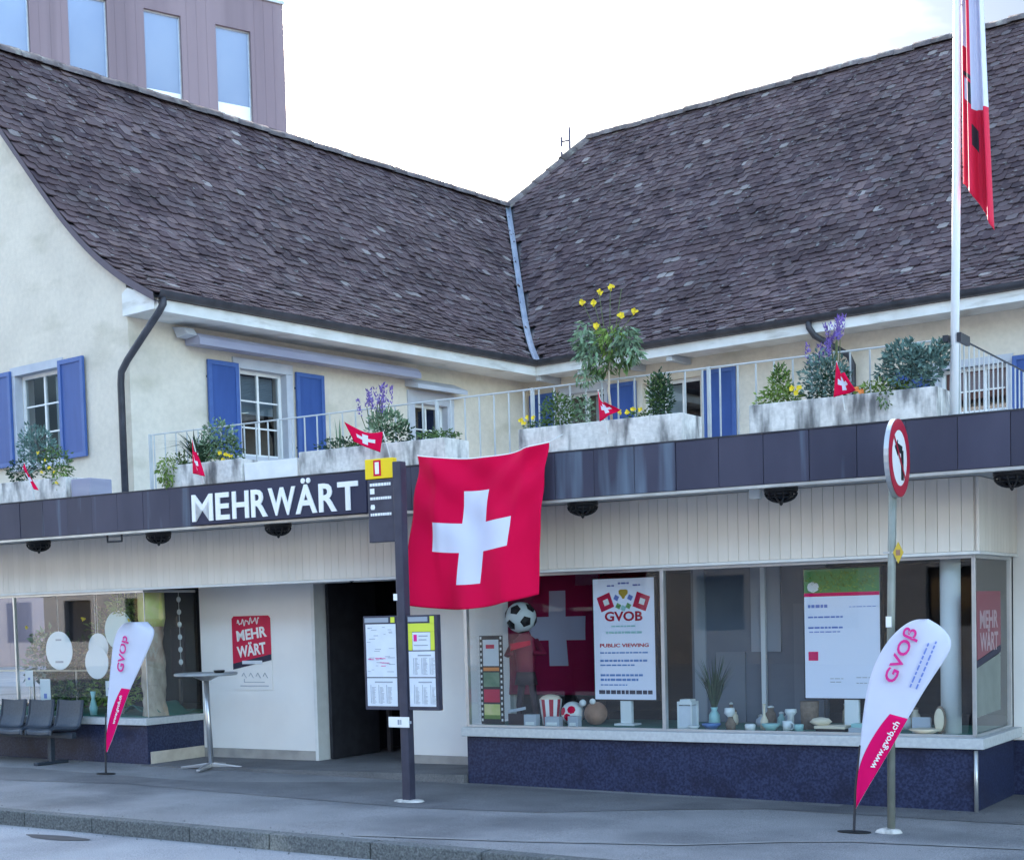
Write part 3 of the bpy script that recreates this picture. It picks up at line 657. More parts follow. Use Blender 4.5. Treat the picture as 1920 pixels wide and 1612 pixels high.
# ridge caps
def cap_mesh():
    n = 7; b = []; f = []
    for x, r in ((0, .185), (.42, .165)):
        for i in range(n): a = pi*i/(n-1); b.append(Vector((x, r*cos(a), r*sin(a)*.85)))
    for i in range(n-1): f.append((i, i+1, n+i+1, n+i))
    k = len(b)
    for i in range(n): a = pi*i/(n-1); b.append(Vector((0, .165*cos(a), .165*sin(a)*.85)))
    for i in range(n-1): f.append((i+1, i, k+i, k+i+1))
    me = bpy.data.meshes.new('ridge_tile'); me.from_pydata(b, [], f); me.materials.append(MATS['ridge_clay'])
    for p in me.polygons: p.use_smooth = True
    return me
cme = cap_mesh()
def ridge(p0, p1, roof):
    d = (p1-p0); L = d.length; d.normalize(); n = int(L/.36); side = Vector((0, 0, 1)).cross(d).normalized(); up = d.cross(side)
    for i in range(n):
        j = tr.uniform(-.03, .03)
        m4 = (Matrix((d, side, up)).transposed() @ Matrix.Rotation(j, 3, 'Z')).to_4x4(); m4.translation = p0+d*(L*i/n)+Vector((0, 0, tr.uniform(-.015, .015)-.07))-root_loc(roof)
        o = bpy.data.objects.new('ridge_tile', cme); COL.objects.link(o); o.parent = roof; o.matrix_basis = m4
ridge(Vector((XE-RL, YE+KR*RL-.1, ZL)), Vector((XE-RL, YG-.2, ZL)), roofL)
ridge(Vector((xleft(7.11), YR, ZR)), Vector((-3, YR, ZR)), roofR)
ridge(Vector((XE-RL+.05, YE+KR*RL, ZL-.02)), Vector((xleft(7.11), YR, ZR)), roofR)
# valley sheet
b = MB(FW); vr = [RL*i/20 for i in range(21)]
for i, r in enumerate(vr):
    z = ZE+hprof(r); x, y = XE-r, YE+KR*r
    b.v += [Vector((x, y-.085, z+.065)), Vector((x, y, z+.035)), Vector((x+.075, y, z+.065))]
    if i: k = 3*i; b.f += [(k-3, k-2, k+1, k), (k-2, k-1, k+2, k+1)]
b.build('valley_sheet', 'valley_zinc', roofR)
# verge boards at the gable
b = MB(FW)
for i, r in enumerate(rs):
    z = ZE+hprof(r); b.v += [Vector((XE-r, YG-.135, z+.01)), Vector((XE-r, YG-.135, z-.10)), Vector((XE-r, YG-.0, z-.10))]
    if i: k = 3*i; b.f += [(k-3, k-2, k+1, k), (k-2, k-1, k+2, k+1)]
b.build('verge_board', 'tower_reveal', roofL)
# television aerial behind the ridge
AX = Vector((-20.70, 27.90, 0))
an = thing('aerial', 'thin roof aerial sticking up behind the hip of the right roof', 'aerial', AX+Vector((0, 0, 11.2)))
MB(FW).tube([AX+Vector((0, 0, 11.0)), AX+Vector((0, 0, 12.74))], .026, 6).build('mast', 'aerial_grey', an)
for z in (12.45, 12.12):
    MB(FW).tube([AX+Vector((-.22, -.05, z)), AX+Vector((0, 0, z))], .02, 5).build('arm', 'aerial_grey', an); MB(FW).tube([AX+Vector((-.2, -.05, z-.10)), AX+Vector((-.2, -.05, z+.10))], .03, 5).build('element', 'aerial_grey', an)

# ============================================================ tower block behind
ta = radians(15.4); TD = Vector((sin(ta), cos(ta), 0)); TN = Vector((cos(ta), -sin(ta), 0)); TP = Vector((-52.99, 49.07, 0))
FT = lambda s, o, z: TP+TD*s+TN*o+Vector((0, 0, z))
T = thing('tower_block', 'mauve clad office tower with tall narrow windows behind the left roof', 'building', TP)
hol = []
for i in range(7):
    s1 = -1.70-3.43*i
    for j in range(4): hol.append((s1-1.74, s1, 24.35-6.0*j+.0, 28.9-6.0*j))
holes_wall(MB(FT), -26, 0, -.55, 0, 0, 30.45, hol).build('wall', 'tower_clad', T)
MB(FT).box(-26, 0, -16, -.56, 0, 30.40).build('wall', 'tower_reveal', T)
MB(FT).box(0.002, .02, -16, 0, 0, 30.45).build('wall', 'tower_clad', T)
for a, c, z0, z1 in hol:
    wn = MB(FT).add([(a, -.22, z0), (c, -.22, z0), (c, -.22, z1), (a, -.22, z1)], [(0, 1, 2, 3)]).build('window', 'tower_glass', T)
    MB(FT).box(a, c, -.21, -.14, z0, z0+.10).box(a, a+.05, -.21, -.16, z0+.1, z1).box(c-.05, c, -.21, -.16, z0+.1, z1).box(a+.05, c-.05, -.21, -.16, z1-.05, z1).build('frame', 'aluminium', wn)
    MB(FT).box(a+.05, c-.05, -.218, -.205, z0+.1, z0+1.15).build('pane_reflection', 'ceramic_white', wn)  # white slab stands in for the bright reflection low in each window
for i in range(54):
    s = -26+.48*i+.02
    if not any(a-.05 < s < c+.05 for a, c, _, _ in hol): MB(FT).box(s, s+.02, .0, .010, 0, 30.44).build('cladding_seam', 'tower_clad', T)
MB(FT).box(-26.1, .08, -16, .10, 30.46, 30.62).build('parapet', 'aluminium', T)
# house across the street (mirrored in the shop glass)
H = thing('opposite_house', 'pale house across the street, mirrored in the shop windows', 'building', FS(-10, -30, 0))
hol = [(-44+3.6*i, -42.4+3.6*i, z, z+1.7) for i in range(18) for z in (1.0, 4.4, 7.6)]
holes_wall(MB(), -46, 22, -30.4, -30, -.6, 10.4, hol).build('wall', 'opp_wall', H)
MB().box(-46, 22, -38, -30.41, -.6, 10.3).build('wall', 'opp_wall', H)
for a, c, z0, z1 in hol: MB().add([(a, -30.25, z0), (c, -30.25, z0), (c, -30.25, z1), (a, -30.25, z1)], [(3, 2, 1, 0)]).build('window', 'glass_dark', H)
MB().prism([(-46.5, -29.4, 10.42), (-46.5, -38.6, 10.42), (-46.5, -34, 14.2)], (69, 0, 0)).build('roof', 'roof_tile', H)

# ============================================================ soffit lamps
LAMPS = [(-5.47, 'leftmost black caged lamp under the terrace, above the left shop window'), (-3.55, 'black caged lamp under the terrace left of the white lettering'),
         (-1.85, 'black caged lamp under the terrace below the white lettering'), (1.72, 'black caged lamp under the terrace just right of the large hanging flag'),
         (3.60, 'black caged lamp under the terrace beside a small white sensor'), (5.46, 'rightmost black caged lamp under the terrace, right of the round road sign')]
for i, (u, lab) in enumerate(LAMPS):
    v = -.60
    t = thing('soffit_lamp', lab, 'lamp', FS(u, v, 2.69), 'caged lamps under the terrace')
    MB().lathe((u, v, 2.605), [(.125, .0), (.14, .02), (.14, .05), (.10, .084)], 20).build('housing', 'lamp_iron', t, smooth=True)
    MB().ball((u, v, 2.61), .115, 16, 8, (1, 1, .55)).build('glass_bowl', 'glass_dark', t, smooth=True)
    for k in range(6):
        a = pi*k/6
        MB().tube([(u+.132*cos(a)*cos(q), v+.132*sin(a)*cos(q), 2.612-.078*sin(q)) for q in [pi*j/10 for j in range(11)]], .009, 5).build('cage_bar', 'lamp_iron', t)
    MB().lathe((u, v, 2.570), [(.112, .0), (.122, .008), (.112, .016)], 18).lathe((u, v, 2.505), [(.004, 0), (.016, .014), (.012, .04)], 8).build('cage_ring', 'lamp_iron', t)
tag(MB().box(3.28, 3.38, -.52, -.46, 2.585, 2.688).build('motion_sensor', 'ceramic_white', bevel=.01), 'small white sensor box under the terrace beside a caged lamp', 'sensor')
t = thing('door_camera', 'small black camera on the recess ceiling above the shop door', 'camera', FS(-1.75, .45, 2.118))
MB().lathe((-1.75, .45, 2.085), [(.03, 0), (.045, .012), (.045, .033)], 14).build('housing', 'lamp_iron', t, smooth=True); MB().ball((-1.75, .45, 2.085), .03, 12, 6).build('dome', 'black', t, smooth=True)
t = thing('sign_bracket', 'small metal bracket under the terrace edge between two caged lamps at left', 'bracket', FS(-4.05, -.8, 2.64))
MB().tube([(-4.12, -.80, 2.64), (-4.12, -.80, 2.57), (-3.90, -.80, 2.57), (-3.90, -.80, 2.64)], .012, 6).build('bar', 'dark_metal', t)

# ============================================================ shop sign
t = thing('shop_sign', 'dark sign board with white capital lettering on the terrace edge', 'sign', FS(-2.76, FV-.03, 2.66))
MB().box(-2.76, -.46, FV-.06, FV-.03, 2.672, 3.06).build('board', 'print_dark', t, bevel=.003)
px = [(365, 407), (413, 440), (446, 478), (483, 514), (516, 567), (567, 606), (610, 642), (644, 680)]
for ch, (p0, p1) in zip('MEHRWÄRT', px):
    a0, a1 = -2.72+(p0-365)*2.17/315, -2.72+(p1-365)*2.17/315
    hh = .275 if ch != 'Ä' else .345
    text('letter', ch, 'sign_white', t, FS(a0, FV-.061, 2.705), UU, Vector((0, 0, 1)), a1-a0, hh, bold=.008 if ch == 'M' else .022, depth=.012)

# ============================================================ planters
PL = [('A', -5.9, -4.72, 'concrete planter box at the far left end of the terrace'), ('B', -3.22, -2.12, 'concrete planter box above the start of the white lettering'),
      ('C', -1.36, .40, 'concrete planter box behind the yellow bus stop header'), ('D', 1.20, 2.82, 'concrete planter box right of the large hanging flag'),
      ('E', 3.42, 4.96, 'concrete planter box at the right end of the terrace')]
PF, PB, PT = -.82, -.42, 3.32
for kx, a, c, lab in PL:
    t = thing('planter', lab, 'planter', FS(a, PF, 3.085), 'concrete planters on the terrace edge')
    z0 = 3.087
    b = MB(); wv_ = .04
    b.box(a, c, PF, PF+wv_, z0, PT).box(a, c, PB-wv_, PB, z0, PT).box(a, a+wv_, PF+wv_, PB-wv_, z0, PT).box(c-wv_, c, PF+wv_, PB-wv_, z0, PT).box(a+wv_, c-wv_, PF+wv_, PB-wv_, z0, z0+.03)
    b.build('box', 'concrete_planter', t, bevel=.008)
    MB().box(a+wv_, c-wv_, PF+wv_, PB-wv_, z0+.03, PT-.03).build('soil', 'soil', t)
tag(MB().box(-4.66, -4.36, -.80, -.48, 3.086, 3.285).build('metal_box', 'awning', bevel=.01), 'plain grey box on the terrace edge right of the leftmost planter', 'box')
tag(MB().box(-2.10, -1.40, -.80, -.76, 3.086, 3.27).build('screen_board', 'white_paint', bevel=.004), 'low white board between two planters above the white lettering', 'board')

# ============================================================ terrace railing
RVV = -.36
R = thing('terrace_railing', 'thin white metal railing along the terrace edge behind the planters', 'railing', FS(0, RVV, 3.04))
MB().tube([(-3.86, RVV, 3.74), (5.0, RVV, 3.74)], .008, 6).build('top_rail', 'rail_paint', R)
MB().tube([(5.0, RVV, 3.74), (5.0, 7.5, 3.74)], .008, 6).build('top_rail', 'dark_metal', R)
MB().tube([(-3.86, RVV, 3.12), (5.0, RVV, 3.12)], .012, 6).build('bottom_rail', 'rail_paint', R)
bme2 = bpy.data.meshes.new('bar'); q = MB(FW).box(-.0065, .0065, -.005, .005, 0, .60); bme2.from_pydata(q.v, [], q.f); bme2.materials.append(MATS['rail_paint'])
def place(me, name, p, parent, rz=AZ):
    o = bpy.data.objects.new(name, me); COL.objects.link(o); o.parent = parent; o.location = p-root_loc(parent); o.rotation_euler = (0, 0, rz); return o
u = -3.80
while u < 5.0: place(bme2, 'bar', FS(u, RVV, 3.13), R); u += .165
v = RVV+.15
while v < 7: place(bme2, 'bar', FS(5.0, v, 3.13), R, AZ+pi/2); v += .15
for u in (-3.86, -2.0, 0, 1.08, 2.86, 5.0): MB().box(u-.012, u+.012, RVV-.018, RVV+.018, 3.04, 3.75).build('post', 'rail_paint', R)

# ============================================================ plants
def leaf_cloud(b, c, rad, n, size, rs_, droop=.0, flat=1.0, shape=2.2, up=0):
    for _ in range(n):
        while True:
            p = Vector((rs_.uniform(-1, 1), rs_.uniform(-1, 1), rs_.uniform(-1, 1)))
            if .25 < p.length < 1: break
        p = p*(.55+.45*rs_.random()) if rs_.random() < .35 else p.normalized()*rs_.uniform(.65, 1.0+.15*rs_.random())
        q = Vector((c[0]+p.x*rad[0], c[1]+p.y*rad[1], c[2]+p.z*rad[2]))
        d = Vector((p.x+rs_.uniform(-.8, .8), p.y+rs_.uniform(-.8, .8), p.z*.6+rs_.uniform(-.6, .6)-droop+up)).normalized()
        s = d.orthogonal().normalized(); s = Matrix.Rotation(rs_.uniform(0, 6.28), 3, d) @ s
        L = size*rs_.uniform(.7, 1.3); W_ = L/shape; nn = d.cross(s)*L*.15
        pts = [q, q+d*L*.5+s*W_*.5+nn, q+d*L, q+d*L*.5-s*W_*.5+nn]
        b.add([tuple(x) for x in pts], [(0, 1, 2, 3)])
def blades(b, c, n, length, spread, width, rs_, up=1.0):
    for _ in range(n):
        a = rs_.uniform(0, 2*pi); L = length*rs_.uniform(.6, 1.1); sp = spread*rs_.uniform(.2, 1)
        d = Vector((cos(a)*sp, sin(a)*sp, up)).normalized(); s = Vector((-sin(a), cos(a), 0))*width
        p0 = Vector(c)+Vector((cos(a), sin(a), 0))*.02; p1 = p0+d*L*.55; p2 = p0+d*L+Vector((cos(a)*sp*L*.35, sin(a)*sp*L*.35, -L*sp*.25))
        b.add([tuple(p0-s), tuple(p0+s), tuple(p1+s*.8), tuple(p1-s*.8), tuple(p2)], [(0, 1, 2, 3), (3, 2, 4)])
def flowers(b, pts, r, rs_):
    for c in pts:
        for k in range(11):
            a = 2*pi*k/11+rs_.uniform(-.2, .2); rr_ = r*rs_.uniform(.5, .78); d = Vector((cos(a), rs_.uniform(-.9, .4), sin(a)*.85)).normalized(); s = Vector((-sin(a), 0, cos(a)))*rr_*.36
            p = Vector(c); b.add([tuple(p), tuple(p+d*rr_*.65+s), tuple(p+d*rr_), tuple(p+d*rr_*.65-s)], [(0, 1, 2, 3)])
def plant(name, label, base, clouds=(), bl=(), fl=(), stems=(), seed=1, cat='plant', group=None):
    rs_ = random.Random(seed); t = thing(name, label, cat, FS(*base), group)
    for (c, rad, n, size, m, kw) in clouds:
        b = MB(); leaf_cloud(b, c, rad, int(n*1.7), size*.74, rs_, **kw); b.build('foliage', m, t)
    for (c, n, L, sp, wd_, m) in bl:
        b = MB(); blades(b, c, n, L, sp, wd_, rs_); b.build('leaves', m, t)
    for (pts, r, m) in fl:
        for p in pts: b = MB(); flowers(b, [p], r, rs_); b.build('flower', m, t)
    for (pts, r0, r1, m) in stems: MB().tube(pts, r0, 6, r1=r1).build('stem', m, t, smooth=True)
    return t
def spikes(c, n, dx, z0, z1, m, seed, t):
    rs_ = random.Random(seed)
    for i in range(n):
        u = c[0]+rs_.uniform(-dx, dx); v = c[1]+rs_.uniform(-.06, .06); top = rs_.uniform(z0+.5*(z1-z0), z1); lean = rs_.uniform(-.06, .06)
        MB().tube([(u*.6+c[0]*.4, v, c[2]), (u, v, top-.16)], .004, 4).build('stem', 'stem', t)
        b = MB(); 
        for k in range(34):
            h = rs_.random(); a = rs_.uniform(0, 6.28); r = .024*(1-.6*h)
            p = Vector((u+lean*h+cos(a)*r, v+sin(a)*r, top-.17+h*.17)); d = Vector((cos(a)*.5, sin(a)*.5, .8)).normalized()*.03; s = Vector((-sin(a), cos(a), 0))*.009
            b.add([tuple(p-s), tuple(p+s), tuple(p+d)], [(0, 1, 2)])
        b.build('flower_spike', m, t, kind='stuff')
pv = -.62
# planter A
t = plant('silver_shrub', 'blue grey leafy shrub in the leftmost planter, beside a small flag', (-5.45, pv, 3.3), [((-5.42, pv, 3.70), (.27, .15, .26), 300, .075, 'leaf_blue', dict(up=.5)), ((-5.68, pv, 3.45), (.18, .14, .15), 190, .06, 'leaf_dark', {})], seed=11)
t = plant('yellow_flowers', 'green plant with small yellow flowers trailing over the leftmost planter', (-5.05, pv, 3.3), [((-5.1, pv, 3.46), (.22, .15, .22), 260, .06, 'leaf_green', {}), ((-4.86, -.78, 3.33), (.09, .06, .12), 70, .05, 'leaf_light', dict(droop=.6))],
          fl=[([(-5.2, -.78, 3.62), (-5.08, -.78, 3.53), (-5.0, -.8, 3.44), (-4.9, -.82, 3.38), (-4.84, -.84, 3.26), (-5.13, -.8, 3.40)], .035, 'flower_yellow')], seed=12)
# planter B
plant('trailing_plant', 'light green plant trailing over the left end of the planter above the lettering', (-3.15, -.75, 3.3), [((-3.14, -.84, 3.27), (.11, .07, .18), 190, .06, 'leaf_light', dict(droop=.7)), ((-3.08, pv, 3.40), (.12, .10, .07), 80, .06, 'leaf_green', {})], seed=21)
plant('spiky_grass', 'dark spiky grass tuft behind the small flag above the lettering', (-2.88, pv, 3.3), bl=[((-2.86, pv, 3.32), 60, .48, 1.1, .009, 'leaf_dark'), ((-2.95, pv, 3.45), 40, .34, 1.6, .008, 'leaf_dark')], seed=22)
plant('leafy_bush', 'rounded green bush with yellow flowers right of the small flag above the lettering', (-2.56, pv, 3.3), [((-2.60, pv, 3.55), (.20, .16, .22), 340, .065, 'leaf_grey', {}), ((-2.52, pv, 3.42), (.20, .15, .14), 150, .06, 'leaf_green', {})],
      fl=[([(-2.44, -.78, 3.40), (-2.36, -.78, 3.38), (-2.30, -.78, 3.36), (-2.38, -.8, 3.33)], .04, 'flower_yellow')], seed=23)
# planter C
plant('low_greenery', 'low green plants in the left part of the planter behind the bus stop header', (-1.0, pv, 3.3), [((-.98, pv, 3.37), (.28, .13, .07), 220, .05, 'leaf_dark', {}), ((-.7, pv, 3.35), (.2, .12, .05), 90, .05, 'leaf_green', {})], bl=[((-1.0, pv, 3.34), 5, .34, .15, .012, 'leaf_grey')], seed=31)
t = plant('lavender', 'lavender with purple spikes behind the bus stop header', (-.45, pv, 3.3), [((-.42, pv, 3.52), (.20, .14, .14), 240, .07, 'leaf_grey', dict(up=.6)), ((-.30, pv, 3.42), (.2, .13, .10), 130, .06, 'leaf_dark', {})], seed=32)
spikes((-.56, pv, 3.5), 11, .20, 3.66, 3.92, 'flower_purple', 33, t)
plant('low_greenery', 'low bright green plant at the right end of the planter behind the bus stop header', (.2, pv, 3.3), [((.18, pv, 3.36), (.22, .13, .06), 190, .055, 'leaf_green', dict(droop=.2))], seed=34)
# planter D
plant('yellow_flowers', 'small yellow flowers at the left end of the planter by the large flag', (1.28, pv, 3.3), [((1.28, pv, 3.34), (.12, .12, .06), 90, .05, 'leaf_green', {})], fl=[([(1.22, -.8, 3.40), (1.29, -.8, 3.42), (1.35, -.8, 3.41), (1.26, -.82, 3.37)], .038, 'flower_yellow')], seed=41)
plant('round_bush', 'round green bush left of the tall flowering shrub', (1.5, pv, 3.3), [((1.50, pv, 3.47), (.15, .14, .16), 380, .05, 'leaf_green', {})], seed=42)
plant('small_bush', 'small light bush between the round bush and the tall flowering shrub', (1.76, pv, 3.3), [((1.77, pv, 3.45), (.08, .08, .13), 130, .05, 'leaf_grey', {})], seed=43)
t = plant('tall_shrub', 'tall shrub on a thin stem topped with yellow flowers', (2.03, pv, 3.3),
      [((1.80, pv, 4.10), (.09, .09, .12), 60, .12, 'leaf_grey', dict(droop=.9, shape=3.4)), ((1.86, pv-.05, 3.96), (.10, .10, .12), 75, .12, 'leaf_grey', dict(droop=.9, shape=3.4)), ((2.04, pv, 4.06), (.12, .11, .11), 75, .12, 'leaf_light', dict(droop=.9, shape=3.4)),
       ((2.20, pv-.03, 4.02), (.11, .10, .13), 85, .12, 'leaf_grey', dict(droop=.9, shape=3.4)), ((2.12, pv+.05, 3.90), (.13, .10, .10), 60, .12, 'leaf_green', dict(droop=1, shape=3.4)), ((2.28, pv, 3.92), (.06, .06, .08), 26, .11, 'leaf_grey', dict(droop=1, shape=3.4)),
       ((1.97, pv, 3.84), (.10, .09, .07), 36, .11, 'leaf_green', dict(droop=1, shape=3.4)), ((1.80, pv, 3.75), (.12, .09, .07), 50, .09, 'leaf_grey', dict(droop=.7, shape=3.4))],
      fl=[([(1.82, -.70, 4.38), (1.93, -.70, 4.36), (2.20, -.70, 4.22), (2.33, -.70, 4.24), (2.00, -.78, 4.14), (2.09, -.66, 4.48), (1.98, -.66, 4.45)], .05, 'flower_yellow')],
      stems=[([(2.05, pv, 3.28), (2.02, pv, 3.6), (2.04, pv, 3.95)], .014, .010, 'bark')] + [([(2.03, pv, 3.95), (x*.5+1.0, pv, 4.12), (x, -.68, z)], .005, .003, 'stem') for x, z in ((1.82, 4.37), (1.93, 4.35), (2.2, 4.21), (2.33, 4.23), (2.09, 4.47), (1.98, 4.44), (2.2, 4.45))], seed=44, cat='shrub')
plant('yellow_flowers', 'small yellow flowers at the foot of the dark narrow conifer', (2.3, pv, 3.3), [((2.32, pv, 3.35), (.12, .1, .05), 70, .05, 'leaf_green', {})], fl=[([(2.22, -.8, 3.38), (2.29, -.8, 3.37), (2.35, -.8, 3.39), (2.42, -.8, 3.38)], .038, 'flower_yellow')], seed=45)
plant('narrow_conifer', 'narrow dark green conifer at the right end of the planter by the large flag', (2.55, pv, 3.3), [((2.53, pv, 3.50), (.10, .10, .21), 420, .05, 'leaf_dark', dict(up=.5)), ((2.50, pv-.04, 3.52), (.08, .08, .18), 120, .05, 'leaf_green', dict(up=.5))], seed=46, cat='conifer')
# planter E
plant('pointed_conifer', 'yellow green pointed conifer at the left end of the right planter', (3.6, pv, 3.3), [((3.60, pv, 3.38), (.20, .13, .09), 220, .055, 'leaf_light', {}), ((3.61, pv, 3.48), (.10, .09, .13), 160, .05, 'leaf_light', dict(up=.5)), ((3.62, pv, 3.57), (.05, .05, .09), 90, .045, 'leaf_green', dict(up=.8))], fl=[([(3.79, -.8, 3.42), (3.85, -.8, 3.42), (3.82, -.8, 3.38)], .04, 'flower_yellow')], seed=51, cat='conifer')
t = plant('lavender', 'dark bush with purple spikes left of the small flag on the right planter', (4.0, pv, 3.3), [((4.0, pv, 3.50), (.19, .15, .20), 420, .06, 'leaf_blue', dict(up=.4)), ((4.06, pv, 3.44), (.15, .13, .15), 160, .06, 'leaf_dark', {})], seed=52)
spikes((3.92, pv, 3.6), 6, .13, 3.66, 3.84, 'flower_purple', 53, t); spikes((4.09, pv, 3.6), 6, .04, 3.78, 4.0, 'flower_purple', 54, t)
plant('low_greenery', 'low yellow green plant with one orange flower right of the rightmost small flag', (4.42, pv, 3.3), [((4.48, pv, 3.36), (.22, .13, .07), 230, .06, 'leaf_light', {}), ((4.56, -.84, 3.27), (.05, .04, .10), 40, .045, 'leaf_green', dict(droop=.8))], fl=[([(4.32, -.8, 3.36), (4.36, -.8, 3.34)], .04, 'flower_orange')], seed=55)
plant('blue_juniper', 'spreading blue green juniper at the right end of the right planter', (4.7, pv, 3.3), [((4.66, pv, 3.58), (.17, .15, .13), 300, .07, 'leaf_blue', dict(up=.4)), ((4.82, pv, 3.52), (.16, .14, .13), 260, .07, 'leaf_blue', dict(up=.3)), ((4.70, pv, 3.42), (.2, .15, .08), 170, .06, 'leaf_blue', {}), ((4.92, pv, 3.62), (.06, .06, .07), 60, .07, 'leaf_blue', dict(up=.5)), ((4.48, pv, 3.50), (.07, .06, .05), 50, .06, 'leaf_blue', {})], seed=56, cat='shrub')

# ============================================================ small flags in the planters
def flaglet(label, foot, tip, corner, far, seed, mid=None, m='swiss_small'):
    """stick from foot to tip; cloth hangs from the stick: corner = lower stick point, far = free upper and lower corners"""
    t = thing('small_flag', label, 'flag', FS(*foot), 'small flags in the planters'); MB().tube([foot, tip], .006, 6).build('stick', 'white_paint', t)
    A, Cc = Vector(tip), Vector(corner); Bf, Df = Vector(far[0]), Vector(far[1]); rs_ = random.Random(seed); ph = rs_.uniform(0, 6)
    def fn(x, y):
        p = (Cc*(1-y)+A*y)*(1-x)+(Df*(1-y)+Bf*y)*x
        sag = -.05*sin(pi*x)*(y) ; wv_ = .03*sin(x*7+ph+y*2)*x
        return (p.x, p.y+wv_-.02*x, p.z+sag)
    MB().grid(fn, 14, 12).build('cloth', m, t, smooth=True, solid=.002)
flaglet('small red cross flag hanging limp at the leftmost planter', (-5.22, -.84, 3.10), (-5.20, -.98, 3.50), (-5.02, -1.02, 3.20), ((-5.10, -1.06, 3.44), (-4.92, -1.04, 3.17)), 1)
flaglet('small red cross flag hanging limp above the start of the white lettering', (-2.62, -.84, 3.10), (-2.63, -.98, 3.55), (-2.62, -1.0, 3.19), ((-2.52, -1.05, 3.40), (-2.38, -1.06, 3.14)), 2)
flaglet('small red cross flag blown leftwards above the yellow bus stop header', (-.17, -.88, 3.10), (-.16, -1.02, 3.40), (-.20, -1.02, 3.21), ((-.55, -1.06, 3.52), (-.48, -1.06, 3.33)), 3)
flaglet('small red cross flag in the planter beside the tall flowering shrub', (2.12, -.84, 3.2), (2.10, -.96, 3.56), (2.12, -.98, 3.29), ((2.22, -1.04, 3.44), (2.36, -1.05, 3.36)), 4)
flaglet('small red cross flag in the right planter in front of the lavender', (4.24, -.84, 3.2), (4.22, -.96, 3.57), (4.20, -.98, 3.29), ((4.32, -1.05, 3.46), (4.42, -1.05, 3.31)), 5)

# ============================================================ large hanging flag
t = thing('large_flag', 'large red flag with white cross hanging from the terrace edge', 'flag', FS(.9, FV-.1, 3.15))
def bigflag(x, y):
    top_z = 3.15+.01*x-.075*sin(pi*x)**.9; bot_z = 1.78+.06*x**2-.07*sin(pi*min(1, x*1.0))
    left = .07+.15*y; right = 1.46+.16*y**1.3
    u = left+(right-left)*x; z = bot_z+(top_z-bot_z)*y
    v = FV-.13-.045*(1-y)-.042*sin(x*9+2.2*(1-y))*(1-.5*y)-.034*sin(x*17+y*5)*(1-y)-.034*sin((x+y*1.4)*14)*(y**2)*math.exp(-x*1.2)-.030*sin((x*1.1-y*1.3)*17+1)*(y**2)*math.exp(-(1-x)*1.6)-.030*math.exp(-((x-.15-.12*(1-y))/.04)**2)*y*(1.3-y)*2-.022*math.exp(-((x-.86+.08*(1-y))/.05)**2)
    return (u, v, z)
MB().grid(bigflag, 60, 60).build('cloth', 'swiss_big', t, smooth=True, solid=.003)
MB().tube([(.22, FV-.13, 3.15), (.20, FV+.02, 3.09)], .004, 4).build('cord', 'white_paint', t); MB().tube([bigflag(k/40, 1) for k in range(41)], .006, 5).build('hem', 'print_white', t); MB().tube([(1.62, FV-.13, 3.16), (1.66, FV+.05, 3.24)], .004, 4).build('cord', 'white_paint', t)

# ============================================================ flagpole and its flag
t = thing('flagpole', 'tall white flagpole fixed to the right corner of the terrace', 'flagpole', FS(5.04, -.62, 3.05))
MB().tube([(5.03, -.62, 3.05), (5.07, -.62, 5.0), (5.10, -.62, 7.6)], .034, 14, r1=.026).build('pole', 'flagpole', t, smooth=True)
MB().box(4.96, 5.00, -.66, -.40, 3.67, 3.72).box(5.07, 5.10, -.66, -.40, 3.66, 3.73).build('clamp', 'dark_metal', t)
m, n, b_, o_ = nodes('municipal_flag'); uvn = n.nodes.new('ShaderNodeUVMap'); uvn.uv_map = 'UVMap'; sp = n.nodes.new('ShaderNodeSeparateXYZ'); n.links.new(uvn.outputs[0], sp.inputs[0])
def MN(op, a, bb=None):
    x = n.nodes.new('ShaderNodeMath'); x.operation = op
    for i, v in enumerate((a, bb)):
        if v is None: continue
        if hasattr(v, 'is_output'): n.links.new(v, x.inputs[i])
        else: x.inputs[i].default_value = v
    return x.outputs[0]
def rect(x0, x1, y0, y1): return MN('MULTIPLY', MN('MULTIPLY', MN('GREATER_THAN', sp.outputs[0], x0), MN('LESS_THAN', sp.outputs[0], x1)), MN('MULTIPLY', MN('GREATER_THAN', sp.outputs[1], y0), MN('LESS_THAN', sp.outputs[1], y1)))
# white field right of a slanted edge, red elsewhere, a few black marks
edge = MN('GREATER_THAN', MN('SUBTRACT', sp.outputs[1], MN('MULTIPLY', sp.outputs[0], .12)), .24)
white = MN('MULTIPLY', edge, MN('GREATER_THAN', sp.outputs[0], .40)); white = MN('MAXIMUM', white, rect(.10, .26, .30, .375)); white = MN('MAXIMUM', white, rect(.0, .20, .48, 1.0))
blk = MN('MAXIMUM', MN('MAXIMUM', rect(.30, .40, .30, .37), rect(.40, .56, .17, .24)), rect(.06, .40, .38, .395))
x1_ = n.nodes.new('ShaderNodeMix'); x1_.data_type = 'RGBA'; x1_.inputs['A'].default_value = (.60, .006, .045, 1); x1_.inputs['B'].default_value = (.62, .64, .76, 1); n.links.new(white, x1_.inputs['Factor'])
x2_ = n.nodes.new('ShaderNodeMix'); x2_.data_type = 'RGBA'; x2_.inputs['B'].default_value = (.02, .02, .03, 1); n.links.new(x1_.outputs['Result'], x2_.inputs['A']); n.links.new(blk, x2_.inputs['Factor']); n.links.new(x2_.outputs['Result'], b_.inputs['Base Color']); b_.inputs['Roughness'].default_value = .8
t2 = thing('pole_flag', 'limp red and white flag with black marks hanging from the flagpole', 'flag', FS(5.1, -.62, 4.5))
